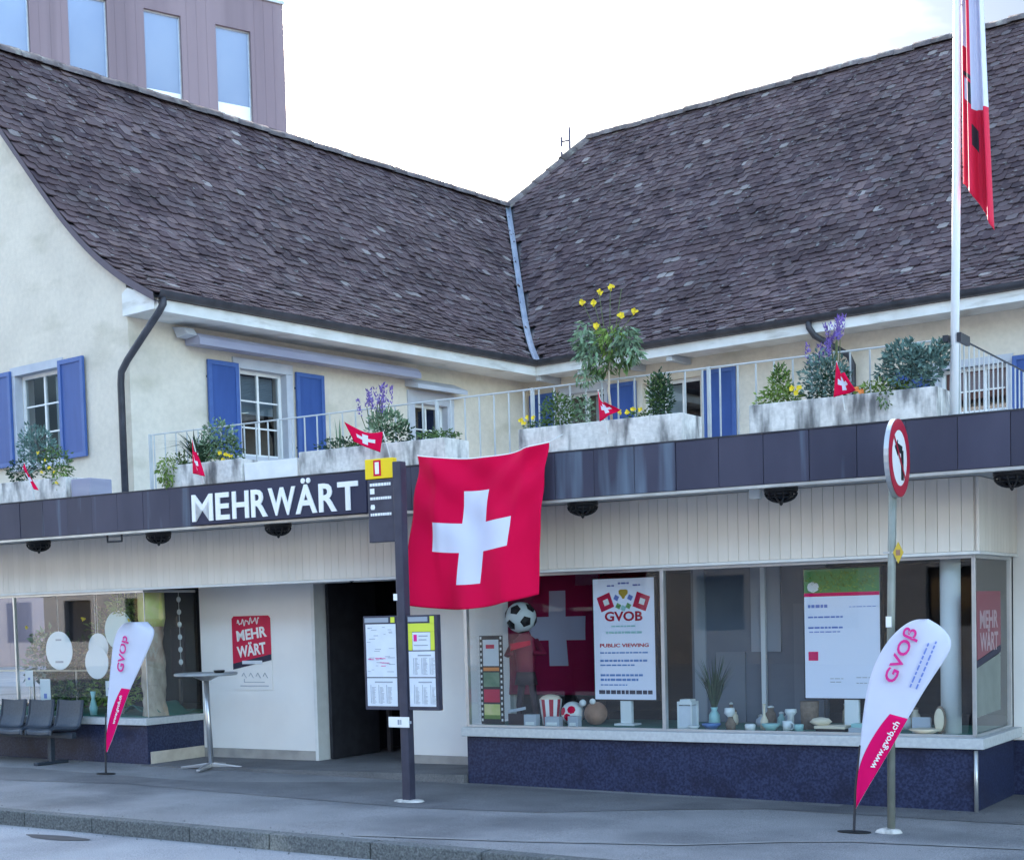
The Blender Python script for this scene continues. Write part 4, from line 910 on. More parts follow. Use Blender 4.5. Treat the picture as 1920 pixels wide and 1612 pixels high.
def pflag(x, y):
    z_top = 7.0; z = 4.86-.40*x**1.2+(z_top-4.86+.40*x**1.2)*y
    u = 5.105+x*(.245*(1-y)+.17*y)*(1-.15*y); v = -.62+.055*sin(x*11+1.0)*(.4+.6*(1-y))-.02*sin(x*23)
    return (u, v, z)
MB().grid(pflag, 34, 40).build('cloth', 'municipal_flag', t2, smooth=True, solid=.002)
for z in (5.0, 6.2): MB().tube([(5.06, -.62, z), (5.12, -.62, z-.03)], .005, 5).build('clip', 'dark_metal', t2)

# ============================================================ bus stop post
bu, bv = .30, -1.41; t = thing('bus_stop_post', 'dark bus stop post with yellow header and two timetable frames', 'bus stop', FS(bu, bv, gz(bu)))
MB().box(bu-.045, bu+.045, bv-.045, bv+.045, -.05, 3.06).build('post', 'bus_post', t, bevel=.01)
pan = MB().box(bu-.34, bu-.047, bv-.03, bv+.03, 2.35, 2.915).build('name_panel', 'bus_post', t, bevel=.008)
hd = MB().box(bu-.36, bu-.047, bv-.034, bv+.034, 2.92, 3.10).build('header', 'yellow', t, bevel=.006)
MB().box(bu-.262, bu-.178, bv-.037, bv-.0345, 2.945, 3.085).build('red_outline', 'red', hd); MB().box(bu-.242, bu-.198, bv-.040, bv-.0372, 2.962, 3.068).build('white_mark', 'print_white', hd)
b = MB(); rs_ = random.Random(5)
for (z, hgt) in ((2.868, .026), (2.745, .024), (2.60, .024)):
    x = bu-.31
    while x < bu-.075:
        L = rs_.uniform(.012, .03); b.box(x, min(x+L, bu-.075), bv-.034, bv-.0305, z-hgt/2, z+hgt/2); x += L+.006
b.build('stop_names', 'print_white', pan)
b = MB(); b.box(bu-.31, bu-.262, bv-.034, bv-.0305, 2.785, 2.835).lathe((bu-.285, bv-.032, 2.645), [(.018, 0), (.026, .02), (.018, .045)], 10, (1, .1)); b.build('line_symbol', 'print_white', pan)
for side in (-1, 1):
    a, c = (bu-.44, bu-.05) if side < 0 else (bu+.05, bu+.385)
    f = MB().box(a, c, bv-.03, bv+.03, .83, 1.685).build('timetable_frame', 'bus_post', t, bevel=.006)
    z1 = 1.64
    if side < 0:
        MB().box(a+.03, c-.02, bv-.034, bv-.0305, 1.13, 1.61).build('paper', 'paper', f); MB().box(a+.03, c-.02, bv-.034, bv-.0305, .865, 1.12).build('paper', 'paper', f)
        MB().box(a+.02, c-.10, bv-.034, bv-.0305, 1.625, 1.668).build('heading', 'print_grey', f); MB().box(c-.075, c-.03, bv-.034, bv-.0305, 1.622, 1.672).build('zone_mark', 'yellow_green', f)
        b = MB()
        for i in range(26): uu = a+.04+rs_.random()*.26; zz = 1.16+rs_.random()*.42; b.box(uu, uu+rs_.uniform(.02, .08), bv-.0365, bv-.0343, zz, zz+.006)
        b.build('network_map', 'valley_zinc', f, kind='stuff')
        b = MB()
        for i in range(9): uu = a+.04+rs_.random()*.2; zz = 1.22+rs_.random()*.08; b.box(uu, uu+rs_.uniform(.03, .08), bv-.037, bv-.0346, zz, zz+.005)
        b.build('map_line', 'print_pink', f, kind='stuff')
    else:
        MB().box(a+.02, c-.03, bv-.034, bv-.0305, 1.13, 1.36).build('paper', 'paper', f); MB().box(a+.02, c-.03, bv-.034, bv-.0305, .865, 1.12).build('paper', 'paper', f)
        MB().box(a+.02, c-.10, bv-.034, bv-.0305, 1.625, 1.668).build('heading', 'print_grey', f); MB().box(c-.075, c-.03, bv-.034, bv-.0305, 1.60, 1.672).build('zone_mark', 'yellow_green', f)
        MB().box(a+.02, c-.03, bv-.034, bv-.0305, 1.535, 1.61).box(a+.02, a+.062, bv-.034, bv-.0305, 1.37, 1.534).box(c-.072, c-.03, bv-.034, bv-.0305, 1.37, 1.534).build('notice_frame', 'yellow_green', f)
        MB().box(a+.066, c-.076, bv-.034, bv-.0305, 1.37, 1.53).build('paper', 'paper', f); MB().box(a+.08, a+.115, bv-.0365, bv-.0343, 1.45, 1.51).build('notice_print', 'print_pink', f); MB().box(a+.135, a+.235, bv-.0365, bv-.0343, 1.492, 1.502).build('notice_line', 'print_grey', f); MB().box(a+.135, a+.22, bv-.0365, bv-.0343, 1.46, 1.468).build('notice_line', 'print_grey', f); MB().box(a+.08, a+.235, bv-.0365, bv-.0343, 1.41, 1.418).build('notice_line', 'print_grey', f)
    b = MB()
    for (zb, zt) in (((.89, 1.09), (1.155, 1.33)) if side > 0 else ((.89, 1.09),)):
        b.box(a+.12, c-.07, bv-.0365, bv-.0343, zt-.012, zt)
        for k in range(3): b.box(a+.07+.09*k, a+.074+.09*k, bv-.0365, bv-.0343, zb, zt-.03)
        for k in range(14):
            for q in range(3): b.box(a+.085+.09*q, a+.085+.09*q+rs_.uniform(.02, .05), bv-.0365, bv-.0343, zb+.011*k, zb+.011*k+.004)
    b.build('timetable_print', 'print_grey', f, kind='stuff')
MB().box(bu-.165, bu+.065, bv-.055, bv-.046, .675, .77).build('number_plate', 'sign_white', t, bevel=.003)
MB().box(bu-.06, bu-.04, bv-.058, bv-.0555, .70, .745).box(bu-.03, bu-.02, bv-.058, bv-.0555, .70, .745).box(bu+.068, bu+.09, bv-.06, bv-.05, .71, .735).build('plate_mark', 'print_grey', t)
MB().box(bu-.07, bu-.03, bv-.050, bv-.046, 1.82, 1.88).build('sticker', 'sign_white', t)
MB().lathe((bu, bv, gz(bu)-.01), [(.15, 0), (.13, .022), (.06, .03)], 14, (1.1, .8)).build('footing', 'concrete_planter', t, smooth=True)

# ============================================================ no-left-turn sign
su, sv_ = 4.74, -1.35; t = thing('road_sign', 'round no left turn sign on a grey green pole', 'road sign', FS(su, sv_, gz(su)))
MB().tube([(su, sv_, -.1), (su+.015, sv_, 1.5), (su+.05, sv_, 2.95)], .030, 12).build('pole', 'pole_green', t, smooth=True)
MB().lathe((su-.02, sv_, gz(su)-.01), [(.15, 0), (.12, .03), (.05, .045)], 14, (.75, .6)).build('footing', 'concrete_planter', t, smooth=True)
cc = FS(su+.045, sv_, 2.745); CF = Vector((cc.x, cc.y, 0)).normalized(); CR = Vector((CF.y, -CF.x, 0))
nrm = (CR*.965-CF*.262).normalized(); rt = Vector((0, 0, 1)).cross(nrm).normalized()     # sign faces traffic from the right
FD = lambda x, d, z: cc+rt*x+nrm*(d+.045)+Vector((0, 0, z))
def disc(r0, r1, d0, d1, m, name, par=t):
    b = MB(FD); n = 36; b.v = []
    for r, d in ((r1, d0), (r1, d1), (r0, d1), (r0, d0)): b.v += [FD(r*cos(2*pi*i/n), d, r*sin(2*pi*i/n)) for i in range(n)]
    for k in range(4 if r0 > 0 else 3):
        for i in range(n): b.f.append((k*n+i, k*n+(i+1) % n, ((k+1) % 4)*n+(i+1) % n, ((k+1) % 4)*n+i))
    return b.build(name, m, par)
face = disc(.001, .29, -.035, .0, 'aluminium', 'disc'); disc(.001, .265, .001, .003, 'sign_white', 'face'); disc(.205, .285, .0015, .005, 'sign_red', 'red_ring')
b = MB(FD); a = radians(45)
def bar_(x0, z0, x1, z1, wd_, d0=.0035, d1=.006):
    d = Vector((x1-x0, 0, z1-z0)).normalized(); s = Vector((-d.z, 0, d.x))*wd_
    b.prism([(x0+s.x, d0, z0+s.z), (x1+s.x, d0, z1+s.z), (x1-s.x, d0, z1-s.z), (x0-s.x, d0, z0-s.z)], (0, d1-d0, 0))
bar_(.07, -.16, .07, .06, .032); bar_(.07, .06, -.06, .075, .030); b.prism([(-.05, .0035, .13), (-.05, .0035, .01), (-.13, .0035, .075)], (0, .0025, 0)); b.build('arrow', 'black', t)
b = MB(FD); bar_(-.15, .15, .15, -.15, .012, .0065, .008); b.build('red_bar', 'sign_red', t)
MB(FD).box(-.03, .03, -.06, -.035, -.12, -.08).box(-.03, .03, -.06, -.035, .1, .14).build('bracket', 'aluminium', t)
tg = thing('diamond_tag', 'small yellow diamond tag on the road sign pole', 'tag', FS(su+.07, sv_, 2.05))
MB().prism([(su+.045, sv_-.03, 2.05), (su+.085, sv_-.03, 1.97), (su+.125, sv_-.03, 2.05), (su+.085, sv_-.03, 2.13)], (0, .006, 0)).build('plate', 'print_gold', tg); MB().box(su+.07, su+.10, sv_-.034, sv_-.031, 2.03, 2.07).build('mark', 'ceramic_brown', tg)
MB().box(su-.03, su+.06, sv_-.028, sv_-.024, 2.045, 2.06).build('strap', 'aluminium', tg)
tag(MB().box(su-.012, su+.03, sv_-.036, sv_-.031, 1.50, 1.58).build('sticker', 'sign_white'), 'small white sticker on the road sign pole above the banner', 'sticker')

# ============================================================ feather banners
def ribbon_line(pts, n):
    for _ in range(2):
        q = [pts[0]]
        for a, c in zip(pts, pts[1:]): q += [tuple(a[j]*.75+c[j]*.25 for j in range(2)), tuple(a[j]*.25+c[j]*.75 for j in range(2))]
        pts = q+[pts[-1]]
    out = []
    for i in range(len(pts)-1):
        for k in range(n): f = k/n; out.append(tuple(pts[i][j]*(1-f)+pts[i+1][j]*f for j in range(2)))
    out.append(pts[-1]); return out
def banner(label, foot, v, Lp, Rp, cut, seed, twist):
    """Lp/Rp: left and right outlines from bottom to top as (u, z); cut: fraction below which the cloth is magenta along the right outline"""
    t = thing('feather_banner', label, 'banner', FS(foot[0], v, gz(foot[0]))); g0 = gz(foot[0])
    L_ = ribbon_line(Lp, 6); R_ = ribbon_line(Rp, 6); n = min(len(L_), len(R_))
    def fn(x, y):
        i = min(y, 1)*(n-1); k = min(int(i), n-2); f = i-k
        l = [L_[k][j]*(1-f)+L_[k+1][j]*f for j in range(2)]; r = [R_[k][j]*(1-f)+R_[k+1][j]*f for j in range(2)]
        return (l[0]*(1-x)+r[0]*x, v+twist*x*y+.012*sin(5*y+3*x), l[1]*(1-x)+r[1]*x)
    return t, fn
def cloth(t, fn, x0, x1, y0, y1, m, name, off=0):
    return MB().grid(lambda x, y: tuple(a+b_ for a, b_ in zip(fn(x0(y0+(y1-y0)*y)*(1-x)+x1(y0+(y1-y0)*y)*x, y0+(y1-y0)*y), (0, off, 0))), 16, 40).build(name, m, t, smooth=True, solid=.002)
tR, fR = banner('large white feather banner with pink lettering leaning right beside the road sign', (4.49, 0), -1.46,
    [(4.50, .14), (4.52, .40), (4.545, .66), (4.575, .92), (4.62, 1.13), (4.69, 1.29), (4.78, 1.42), (4.88, 1.51), (4.97, 1.555), (5.05, 1.555)],
    [(4.505, .14), (4.60, .30), (4.76, .56), (4.92, .84), (5.03, 1.03), (5.13, 1.18), (5.21, 1.30), (5.235, 1.39), (5.17, 1.49), (5.06, 1.555)], .5, 1, .02)
YB = .345
cloth(tR, fR, lambda y: 0, lambda y: 1, 0, 1, 'banner_white', 'cloth')
cloth(tR, fR, lambda y: 0 if y < .14 else min(.98, (y-.14)/(YB-.14)*.60+.0), lambda y: 1.0, 0, YB, 'magenta', 'lower_band', -.004)
MB().lathe((4.49, -1.46, gz(4.5)), [(.13, .0), (.13, .008), (.02, .014)], 18, (1, .55)).build('base_plate', 'black', tR); MB().tube([(4.49, -1.46, -.03), (4.505, -1.46, .30), (4.54, -1.45, .62)], .011, 8, r1=.007).build('rod', 'dark_metal', tR)
Lv = Vector((.47, 0, .88)).normalized()          # reading direction climbs with the banner
def bn_text(t, txt, m, org, right2, width, height, bold=.0, shear=0, dv=-.012, depth=.003, v=-1.46):
    r = UU*right2[0]+Vector((0, 0, 1))*right2[1]; up = -UU*right2[1]+Vector((0, 0, 1))*right2[0]
    return text('lettering', txt, m, t, FS(org[0], v+dv, org[1]), r, up, width, height, bold, depth, shear)
bn_text(tR, 'GVOβ', 'print_pink', (4.845, 1.07), (.42, .907), .43, .125, .018, dv=-.034)
b = MB(); rs_ = random.Random(8)
for k, s in enumerate((0, .045)):
    x = 0
    while x < .36:
        L = rs_.uniform(.02, .05); p = Vector((4.935+s+x*.40, 0, 1.06-s*.3+x*.916)); d = Vector((.40, 0, .916))*L; q = Vector((-.916, 0, .40))*.006
        b.prism([tuple(p+q+Vector((0, -1.478, 0))), tuple(p+d+q+Vector((0, -1.478, 0))), tuple(p+d-q+Vector((0, -1.478, 0))), tuple(p-q+Vector((0, -1.478, 0)))], (0, -.003, 0)); x += L+.012
b.build('small_print', 'print_blue', tR)
bn_text(tR, 'www.gvob.ch', 'print_white', (4.675, .44), (.50, .866), .40, .062, .012, dv=-.034)
tL, fL = banner('small white feather banner with pink lettering in front of the left shop window', (-4.17, 0), -.92,
    [(-4.145, .28), (-4.14, .5), (-4.12, .75), (-4.08, 1.0), (-4.03, 1.22), (-3.98, 1.44), (-3.90, 1.60), (-3.80, 1.675), (-3.72, 1.69)],
    [(-4.14, .28), (-4.04, .48), (-3.94, .72), (-3.83, .96), (-3.72, 1.16), (-3.63, 1.34), (-3.545, 1.52), (-3.56, 1.61), (-3.70, 1.69)], .5, 2, .25)
YB = .39
cloth(tL, fL, lambda y: 0, lambda y: 1, 0, 1, 'banner_white', 'cloth')
cloth(tL, fL, lambda y: 0 if y < .14 else min(.98, (y-.14)/(YB-.14)*.62), lambda y: 1.0, 0, YB, 'magenta', 'lower_band', -.004)
MB().lathe((-4.17, -.92, gz(-4.17)), [(.13, .0), (.13, .008), (.02, .014)], 18, (1, .6)).build('base_plate', 'black', tL); MB().tube([(-4.17, -.92, 0), (-4.155, -.92, .35), (-4.13, -.92, .7)], .012, 8, r1=.007).build('rod', 'dark_metal', tL)
bn_text(tL, 'GVOβ', 'print_pink', (-3.84, 1.14), (.22, .975), .40, .135, .018, dv=.03, v=-.92)
bn_text(tL, 'www.gvob.ch', 'print_white', (-3.985, .58), (.40, .916), .34, .05, .012, dv=-.005, v=-.92)

# ============================================================ bar table
tu, tv = -3.42, -.06; g0 = gz(tu); t = thing('bar_table', 'tall round metal bar table on a cross foot by the white wall', 'table', FS(tu, tv, g0))
MB().lathe((tu-.03, tv, 1.075), [(.335, 0), (.35, .008), (.35, .026), (.34, .032)], 32).build('table_top', 'table_top', t, smooth=False)
MB().lathe((tu-.03, tv, 1.02), [(.05, 0), (.16, .052)], 16).build('top_plate', 'table_metal', t)
MB().tube([(tu, tv, g0+.03), (tu-.03, tv, 1.04)], .030, 14).build('column', 'table_metal', t, smooth=True)
for a in (20, 110, 200, 290):
    a = radians(a); d = Vector((cos(a), sin(a)))
    MB().add([(tu-d.y*.03, tv+d.x*.03, g0+.075), (tu+d.y*.03, tv-d.x*.03, g0+.075), (tu+d.x*.36+d.y*.022, tv+d.y*.36-d.x*.022, g0+.03), (tu+d.x*.36-d.y*.022, tv+d.y*.36+d.x*.022, g0+.03),
              (tu-d.y*.03, tv+d.x*.03, g0+.025), (tu+d.y*.03, tv-d.x*.03, g0+.025), (tu+d.x*.36+d.y*.022, tv+d.y*.36-d.x*.022, g0+.004), (tu+d.x*.36-d.y*.022, tv+d.y*.36+d.x*.022, g0+.004)],
             [(0, 1, 2, 3), (4, 7, 6, 5), (0, 4, 5, 1), (1, 5, 6, 2), (2, 6, 7, 3), (3, 7, 4, 0)]).build('foot', 'table_metal', t, bevel=.006)
tag(MB().lathe((tu+.22, tv-.05, 1.108), [(.05, 0), (.06, .012), (.062, .03), (.05, .03)], 18).build('ashtray', 'black', smooth=True), 'small black ashtray on the bar table', 'ashtray')

# ============================================================ waiting bench
bgz = gz(-6); bvv = -.42; t = thing('waiting_bench', 'grey metal waiting bench with separate seats in front of the left window', 'bench', FS(-6.2, bvv, bgz))
MB().box(-7.6, -5.22, bvv-.035, bvv+.035, .36, .43).build('beam', 'bench_metal', t, bevel=.006)
for u in (-5.62, -7.0): MB().box(u-.03, u+.03, bvv-.03, bvv+.03, bgz, .36).box(u-.035, u+.035, bvv-.24, bvv+.22, bgz, bgz+.035).build('leg', 'bench_metal', t, bevel=.006)
for u in (-5.53, -6.03, -6.53, -7.03):
    prof = [(-.24, .405), (-.235, .455), (-.19, .47), (0, .452), (.13, .445), (.19, .475), (.235, .60), (.26, .76), (.262, .785)]
    def seatfn(x, y, u=u):
        i = y*(len(prof)-1); k = min(int(i), len(prof)-2); f = i-k; p = [prof[k][j]*(1-f)+prof[k+1][j]*f for j in range(2)]
        return (u-.215+.43*x, bvv-.02+p[0]+.01*cos((x-.5)*3), p[1]+.012*abs(x-.5)*2)
    s = MB().grid(seatfn, 8, 24).build('seat', 'bench_metal', t, smooth=True, solid=.012)
    b = MB(); b.tube([(u-.215, bvv-.02+p[0], p[1]+.012) for p in prof], .012, 6).tube([(u+.215, bvv-.02+p[0], p[1]+.012) for p in prof], .012, 6); b.build('rim', 'bench_metal', s)

# ============================================================ wall sign
sgv = RV-.012; t = thing('wall_sign', 'red and white wall sign with hand drawn lettering beside the shop door', 'sign', FS(-3.66, sgv, 1.3))
a, c = -3.93, -3.33
MB().box(a+.01, c+.0, sgv, sgv+.01, .86, 1.72).build('board', 'plaster_white', t)
MB().prism([(a, sgv-.006, 1.70), (a, sgv-.006, 1.16), (c, sgv-.006, 1.27), (c, sgv-.006, 1.70), (c-.03, sgv-.006, 1.73), (a+.03, sgv-.006, 1.73)], (0, .005, 0)).build('red_field', 'print_red', t)
MB().prism([(a, sgv-.008, 1.17), (a, sgv-.008, 1.10), (c, sgv-.008, 1.21), (c, sgv-.008, 1.28)], (0, .005, 0)).build('black_band', 'print_dark', t)
rr = (UU*1.0+Vector((0, 0, .12))).normalized(); uu_ = (Vector((0, 0, 1))-UU*.10).normalized()
text('lettering', 'MEHR', 'print_white', t, FS(a+.08, sgv-.007, 1.43), rr, uu_, .47, .125, .03, .003)
text('lettering', 'WÄRT', 'print_white', t, FS(a+.08, sgv-.007, 1.235), rr, uu_, .45, .165, .03, .003)
b = MB()      # loose script line above
sc_ = [(.09+.34*i/60, 1.645+.026*sin(i*.55)+.018*sin(i*.9)+.0006*i) for i in range(61)]
b.tube([(a+x, sgv-.009, z) for x, z in sc_], .006, 5); b.build('script', 'print_white', t)
MB().box(a+.15, c-.14, sgv-.012, sgv-.0085, 1.165, 1.205).build('caption', 'paper', t)
b = MB(); 
for k in range(4): b.tube([(a+.13+.11*k, sgv-.004, 1.02), (a+.16+.11*k, sgv-.004, 1.06), (a+.20+.11*k, sgv-.004, 1.00)], .004, 4)
b.box(a+.16, c-.12, sgv-.003, sgv-.0005, .945, .955).box(a+.16, a+.17, sgv-.003, sgv-.0005, .955, .99).box(a+.10, c-.06, sgv-.003, sgv-.0005, .90, .912); b.build('line_drawing', 'valley_zinc', t)
tag(MB().box(-1.02, -.97, RV-.02, RV-.001, 1.12, 1.20).build('bell_plate', 'aluminium', bevel=.003), 'small bell plate on the white wall right of the timetable frames', 'bell')

# ============================================================ right shop window display
DZ = .568
def words(b, u0, u1, v, z, h, rs_, lo=.02, hi=.06, gap=.010):
    x = u0
    while x < u1-.01:
        L = rs_.uniform(lo, hi); b.box(x, min(x+L, u1), v-.003, v-.0008, z, z+h); x += L+gap
def signage(label, u0, u1, v, z0, z1, col):
    t = thing('display_screen', label, 'screen', FS((u0+u1)/2, v, DZ))
    cs = MB().box(u0-.012, u1+.012, v, v+.07, z0-.012, z1+.012).build('casing', 'black', t, bevel=.006)
    sc = MB().box(u0, u1, v-.004, v-.001, z0, z1).build('screen', 'screen_white', t)
    MB().box(col[0], col[1], v+.01, v+.06, DZ+.02, z0-.012).build('stand', 'column_white', t, bevel=.006); MB().box(col[0]-.05, col[1]+.05, v-.03, v+.12, DZ, DZ+.02).build('foot', 'column_white', t, bevel=.004)
    return t, sc, v-.004
rs_ = random.Random(21)
t, sc, sv1 = signage('upright screen with a white event poster in the right shop window', 1.225, 1.885, .45, .82, 1.985, (1.49, 1.61))
um = 1.555; UPZ = Vector((0, 0, 1))
b = MB(); words(b, 1.50, 1.62, sv1, 1.93, .018, rs_); words(b, 1.38, 1.46, sv1, 1.91, .016, rs_); words(b, 1.66, 1.74, sv1, 1.91, .016, rs_); b.build('curved_heading', 'print_blue', sc, kind='stuff')
def sq(cx, cz, r, ang, m, name, d=.003):
    q = [(cx+r*cos(ang+pi/2*k), sv1-d, cz+r*sin(ang+pi/2*k)) for k in range(4)]; return MB().prism(q, (0, .002, 0)).build(name, m, sc)
for cx, an in ((1.36, .35), (1.75, -.35)):
    f_ = sq(cx, 1.76, .105, pi/4+an, 'print_red', 'poster_flag'); sq(cx+.01, 1.76, .04, pi/4+an, 'print_white', 'poster_cross', .006)
MB().lathe((um, sv1, 1.79), [(.012, 0), (.02, .02), (.05, .05), (.05, .08), (.03, .09)], 12, (1, .04)).build('poster_trophy', 'print_gold', sc)
for cx, cz, m in ((1.48, 1.80, 'print_blue'), (1.63, 1.80, 'print_blue'), (1.50, 1.72, 'print_green'), (1.61, 1.72, 'print_green'), (1.555, 1.70, 'ceramic_aqua')): sq(cx, cz, .034, .3, m, 'poster_figure')
text('poster_logo', 'GVOB', 'sign_red', sc, FS(1.35, sv1-.001, 1.575), UU, UPZ, .41, .095, .03, .002)
b = MB(); words(b, 1.42, 1.69, sv1, 1.52, .014, rs_); words(b, 1.36, 1.75, sv1, 1.455, .022, rs_); b.build('subheading', 'ceramic_aqua', sc, kind='stuff')
text('poster_title', 'PUBLIC VIEWING', 'sign_red', sc, FS(1.29, sv1-.001, 1.325), UU, UPZ, .53, .036, .03, .002)
b = MB(); words(b, 1.29, 1.82, sv1, 1.265, .014, rs_); words(b, 1.29, 1.80, sv1, 1.185, .020, rs_); words(b, 1.29, 1.68, sv1, 1.145, .014, rs_); words(b, 1.29, 1.75, sv1, 1.045, .020, rs_); words(b, 1.29, 1.70, sv1, 1.0, .022, rs_); words(b, 1.29, 1.58, sv1, .955, .012, rs_); b.build('poster_lines', 'ceramic_blue', sc, kind='stuff')
b = MB(); words(b, 1.27, 1.85, sv1, .872, .038, rs_, .03, .07); b.build('poster_footer', 'print_dark', sc, kind='stuff')
t, sc, sv1 = signage('upright screen with a green photo and pale notice behind the feather banner', 3.385, 4.075, .45, .85, 1.995, (3.74, 3.87))
MB().box(3.385, 4.075, sv1-.003, sv1-.001, 1.785, 1.995).build('photo', 'screen_photo', sc)
b = MB(); leaf_cloud(b, (3.73, sv1-.004, 1.89), (.34, .001, .10), 260, .035, rs_); b2 = MB()
for p in range(len(b.v)): b.v[p] = b.v[p]-VV*((b.v[p]-OO).dot(VV)-(sv1-.004-.002*rs_.random()))
b.v = [p if 1.79 < p.z < 1.99 else Vector((p.x, p.y, min(1.99, max(1.79, p.z)))) for p in b.v]; b.build('photo_leaves', 'leaf_light', sc, kind='stuff')
MB().box(3.385, 4.075, sv1-.004, sv1-.001, 1.755, 1.787).build('photo_rule', 'magenta', sc)
MB().lathe((3.47, sv1-.004, 1.79), [(.001, 0), (.045, .02), (.055, .05), (.045, .08), (.001, .1)], 14, (1, .03)).build('round_badge', 'print_white', sc)
b = MB(); words(b, 3.42, 3.60, sv1, 1.655, .028, rs_); words(b, 3.80, 4.05, sv1, 1.655, .006, rs_); words(b, 3.42, 3.75, sv1, 1.565, .014, rs_); words(b, 3.42, 3.74, sv1, 1.47, .016, rs_); words(b, 3.43, 3.73, sv1, 1.435, .010, rs_); b.build('notice_lines', 'print_blue', sc, kind='stuff')
MB().box(3.42, 3.51, sv1-.004, sv1-.001, 1.185, 1.265).build('pink_logo', 'magenta', sc)
b = MB(); words(b, 3.62, 3.75, sv1, 1.02, .008, rs_); words(b, 3.86, 4.02, sv1, 1.03, .008, rs_); words(b, 3.62, 3.72, sv1, .99, .008, rs_); words(b, 3.86, 3.98, sv1, .98, .008, rs_); b.build('footer_lines', 'print_grey', sc, kind='stuff')

t = thing('window_flag', 'red flag with white cross, shade in its colours, hung inside the right shop window', 'flag', FS(.5, .88, 2.05))
MB().grid(lambda x, y: (-.06+1.10*x, .90+.02*sin(x*12+y*3)+.012*sin(y*9), .83+1.24*y), 40, 40).build('cloth', 'swiss_shaded', t, smooth=True, solid=.002)
MB().tube([(-.08, .90, 2.07), (1.06, .90, 2.07)], .008, 6).build('rod', 'aluminium', t)
# football headed figure
t = thing('football_figure', 'shop figure in a maroon shirt with a football for a head', 'figure', FS(.45, .42, DZ))
def loft(rings, n=14):
    b = MB(); k0 = 0
    for (cu, cv, z, ru, rv_) in rings: b.v += [FS(cu+ru*cos(2*pi*j/n), cv+rv_*sin(2*pi*j/n), z) for j in range(n)]
    for i in range(len(rings)-1):
        for j in range(n): b.f.append((i*n+j, i*n+(j+1) % n, (i+1)*n+(j+1) % n, (i+1)*n+j))
    b.f += [tuple(range(n))[::-1], tuple((len(rings)-1)*n+j for j in range(n))]; return b
loft([(.45, .42, 1.08, .10, .07), (.45, .42, 1.18, .10, .07), (.45, .42, 1.32, .13, .08), (.45, .42, 1.40, .14, .075), (.45, .42, 1.45, .07, .05), (.45, .42, 1.50, .04, .04)]).build('shirt', 'shirt_maroon', t, smooth=True)
b = MB(); b.tube([(.33, .42, 1.40), (.24, .40, 1.25), (.33, .34, 1.28)], .035, 8, r1=.024).tube([(.57, .42, 1.40), (.68, .40, 1.27), (.60, .33, 1.28)], .035, 8, r1=.024); b.build('sleeve', 'shirt_maroon', t, smooth=True)
loft([(.45, .42, .96, .13, .08), (.45, .42, 1.09, .10, .07)]).build('shorts', 'trouser_dark', t, smooth=True)
for du in (-.05, .07): MB().tube([(.45+du, .42, .97), (.45+du*1.5, .40, .76), (.45+du*1.8, .42, DZ)], .038, 8, r1=.025).build('leg', 'trouser_dark', t, smooth=True)
ball = MB().ball((.42, .40, 1.635), .155, 24, 16).build('football', 'ceramic_white', t, smooth=True)
gr = (1+5**.5)/2; ico = [Vector(p).normalized() for p in ((0, 1, gr), (0, 1, -gr), (0, -1, gr), (0, -1, -gr), (1, gr, 0), (1, -gr, 0), (-1, gr, 0), (-1, -gr, 0), (gr, 0, 1), (gr, 0, -1), (-gr, 0, 1), (-gr, 0, -1))]
rotm = Matrix.Rotation(.5, 3, 'X') @ Matrix.Rotation(.4, 3, 'Z')
for d in ico:
    d = rotm @ d; a_ = d.orthogonal().normalized(); c_ = d.cross(a_); b = MB()
    P = [(d+(a_*cos(2*pi*k/5)+c_*sin(2*pi*k/5))*.40).normalized() for k in range(5)]
    ctr = FS(.42, .40, 1.635); b.v = [ctr+d*.164]+[ctr+p*.1615 for p in P]; b.f = [(0, k+1, (k+1) % 5+1) for k in range(5)]; b.build('black_patch', 'black', ball)
b = MB(); b.grid(lambda x, y: (.33+.22*x, .335-.02*sin(x*5), 1.36-.06*(1-x)+.075*y-.03*x*y), 8, 6); b.build('scarf', 'red', t, smooth=True, solid=.01)
# film strip stand
t = thing('film_strip_stand', 'black film strip display with small pictures at the left of the right window', 'display', FS(.1, .3, DZ))
MB().box(-.02, .25, .30, .315, DZ, 1.46).build('strip', 'black', t)
for k in range(16): 
    z = DZ+.03+k*.055
    MB().box(-.012, .006, .296, .299, z, z+.026).build('perforation', 'print_white', t); MB().box(.226, .244, .296, .299, z, z+.026).build('perforation', 'print_white', t)
for z0, z1, m in ((.62, .77, 'straw'), (.79, .92, 'print_red'), (.945, 1.09, 'leaf_grey'), (1.105, 1.14, 'flower_orange'), (1.155, 1.42, 'paper')): MB().box(.022, .21, .295, .2985, z0, z1).build('picture', m, t)
MB().box(.06, .16, .292, .2945, 1.33, 1.37).build('picture_mark', 'print_red', t); MB().box(.022, .21, .292, .2945, .62, .66).build('picture_mark', 'leaf_light', t)
# popcorn tub
t = thing('popcorn_tub', 'red and white striped popcorn tub in the right shop window', 'tub', FS(.73, .38, DZ)); n_ = 16
for k in range(n_):
    a0, a1 = 2*pi*k/n_, 2*pi*(k+1)/n_; c0 = (.73, .42)
    MB().add([(c0[0]+.085*cos(a0), c0[1]+.085*sin(a0), DZ), (c0[0]+.085*cos(a1), c0[1]+.085*sin(a1), DZ), (c0[0]+.115*cos(a1), c0[1]+.115*sin(a1), .82), (c0[0]+.115*cos(a0), c0[1]+.115*sin(a0), .82)], [(0, 1, 2, 3)]).build('stripe', 'sign_red' if k % 2 else 'print_white', t)
MB().ball((.73, .42, .81), .112, 16, 8, (1, 1, .5)).build('popcorn', 'cream', t, smooth=True)
def prop(name, label, cat, b, m, bevel=0, smooth=False, group=None): return tag(b.build(name, m, bevel=bevel, smooth=smooth), label, cat, group)
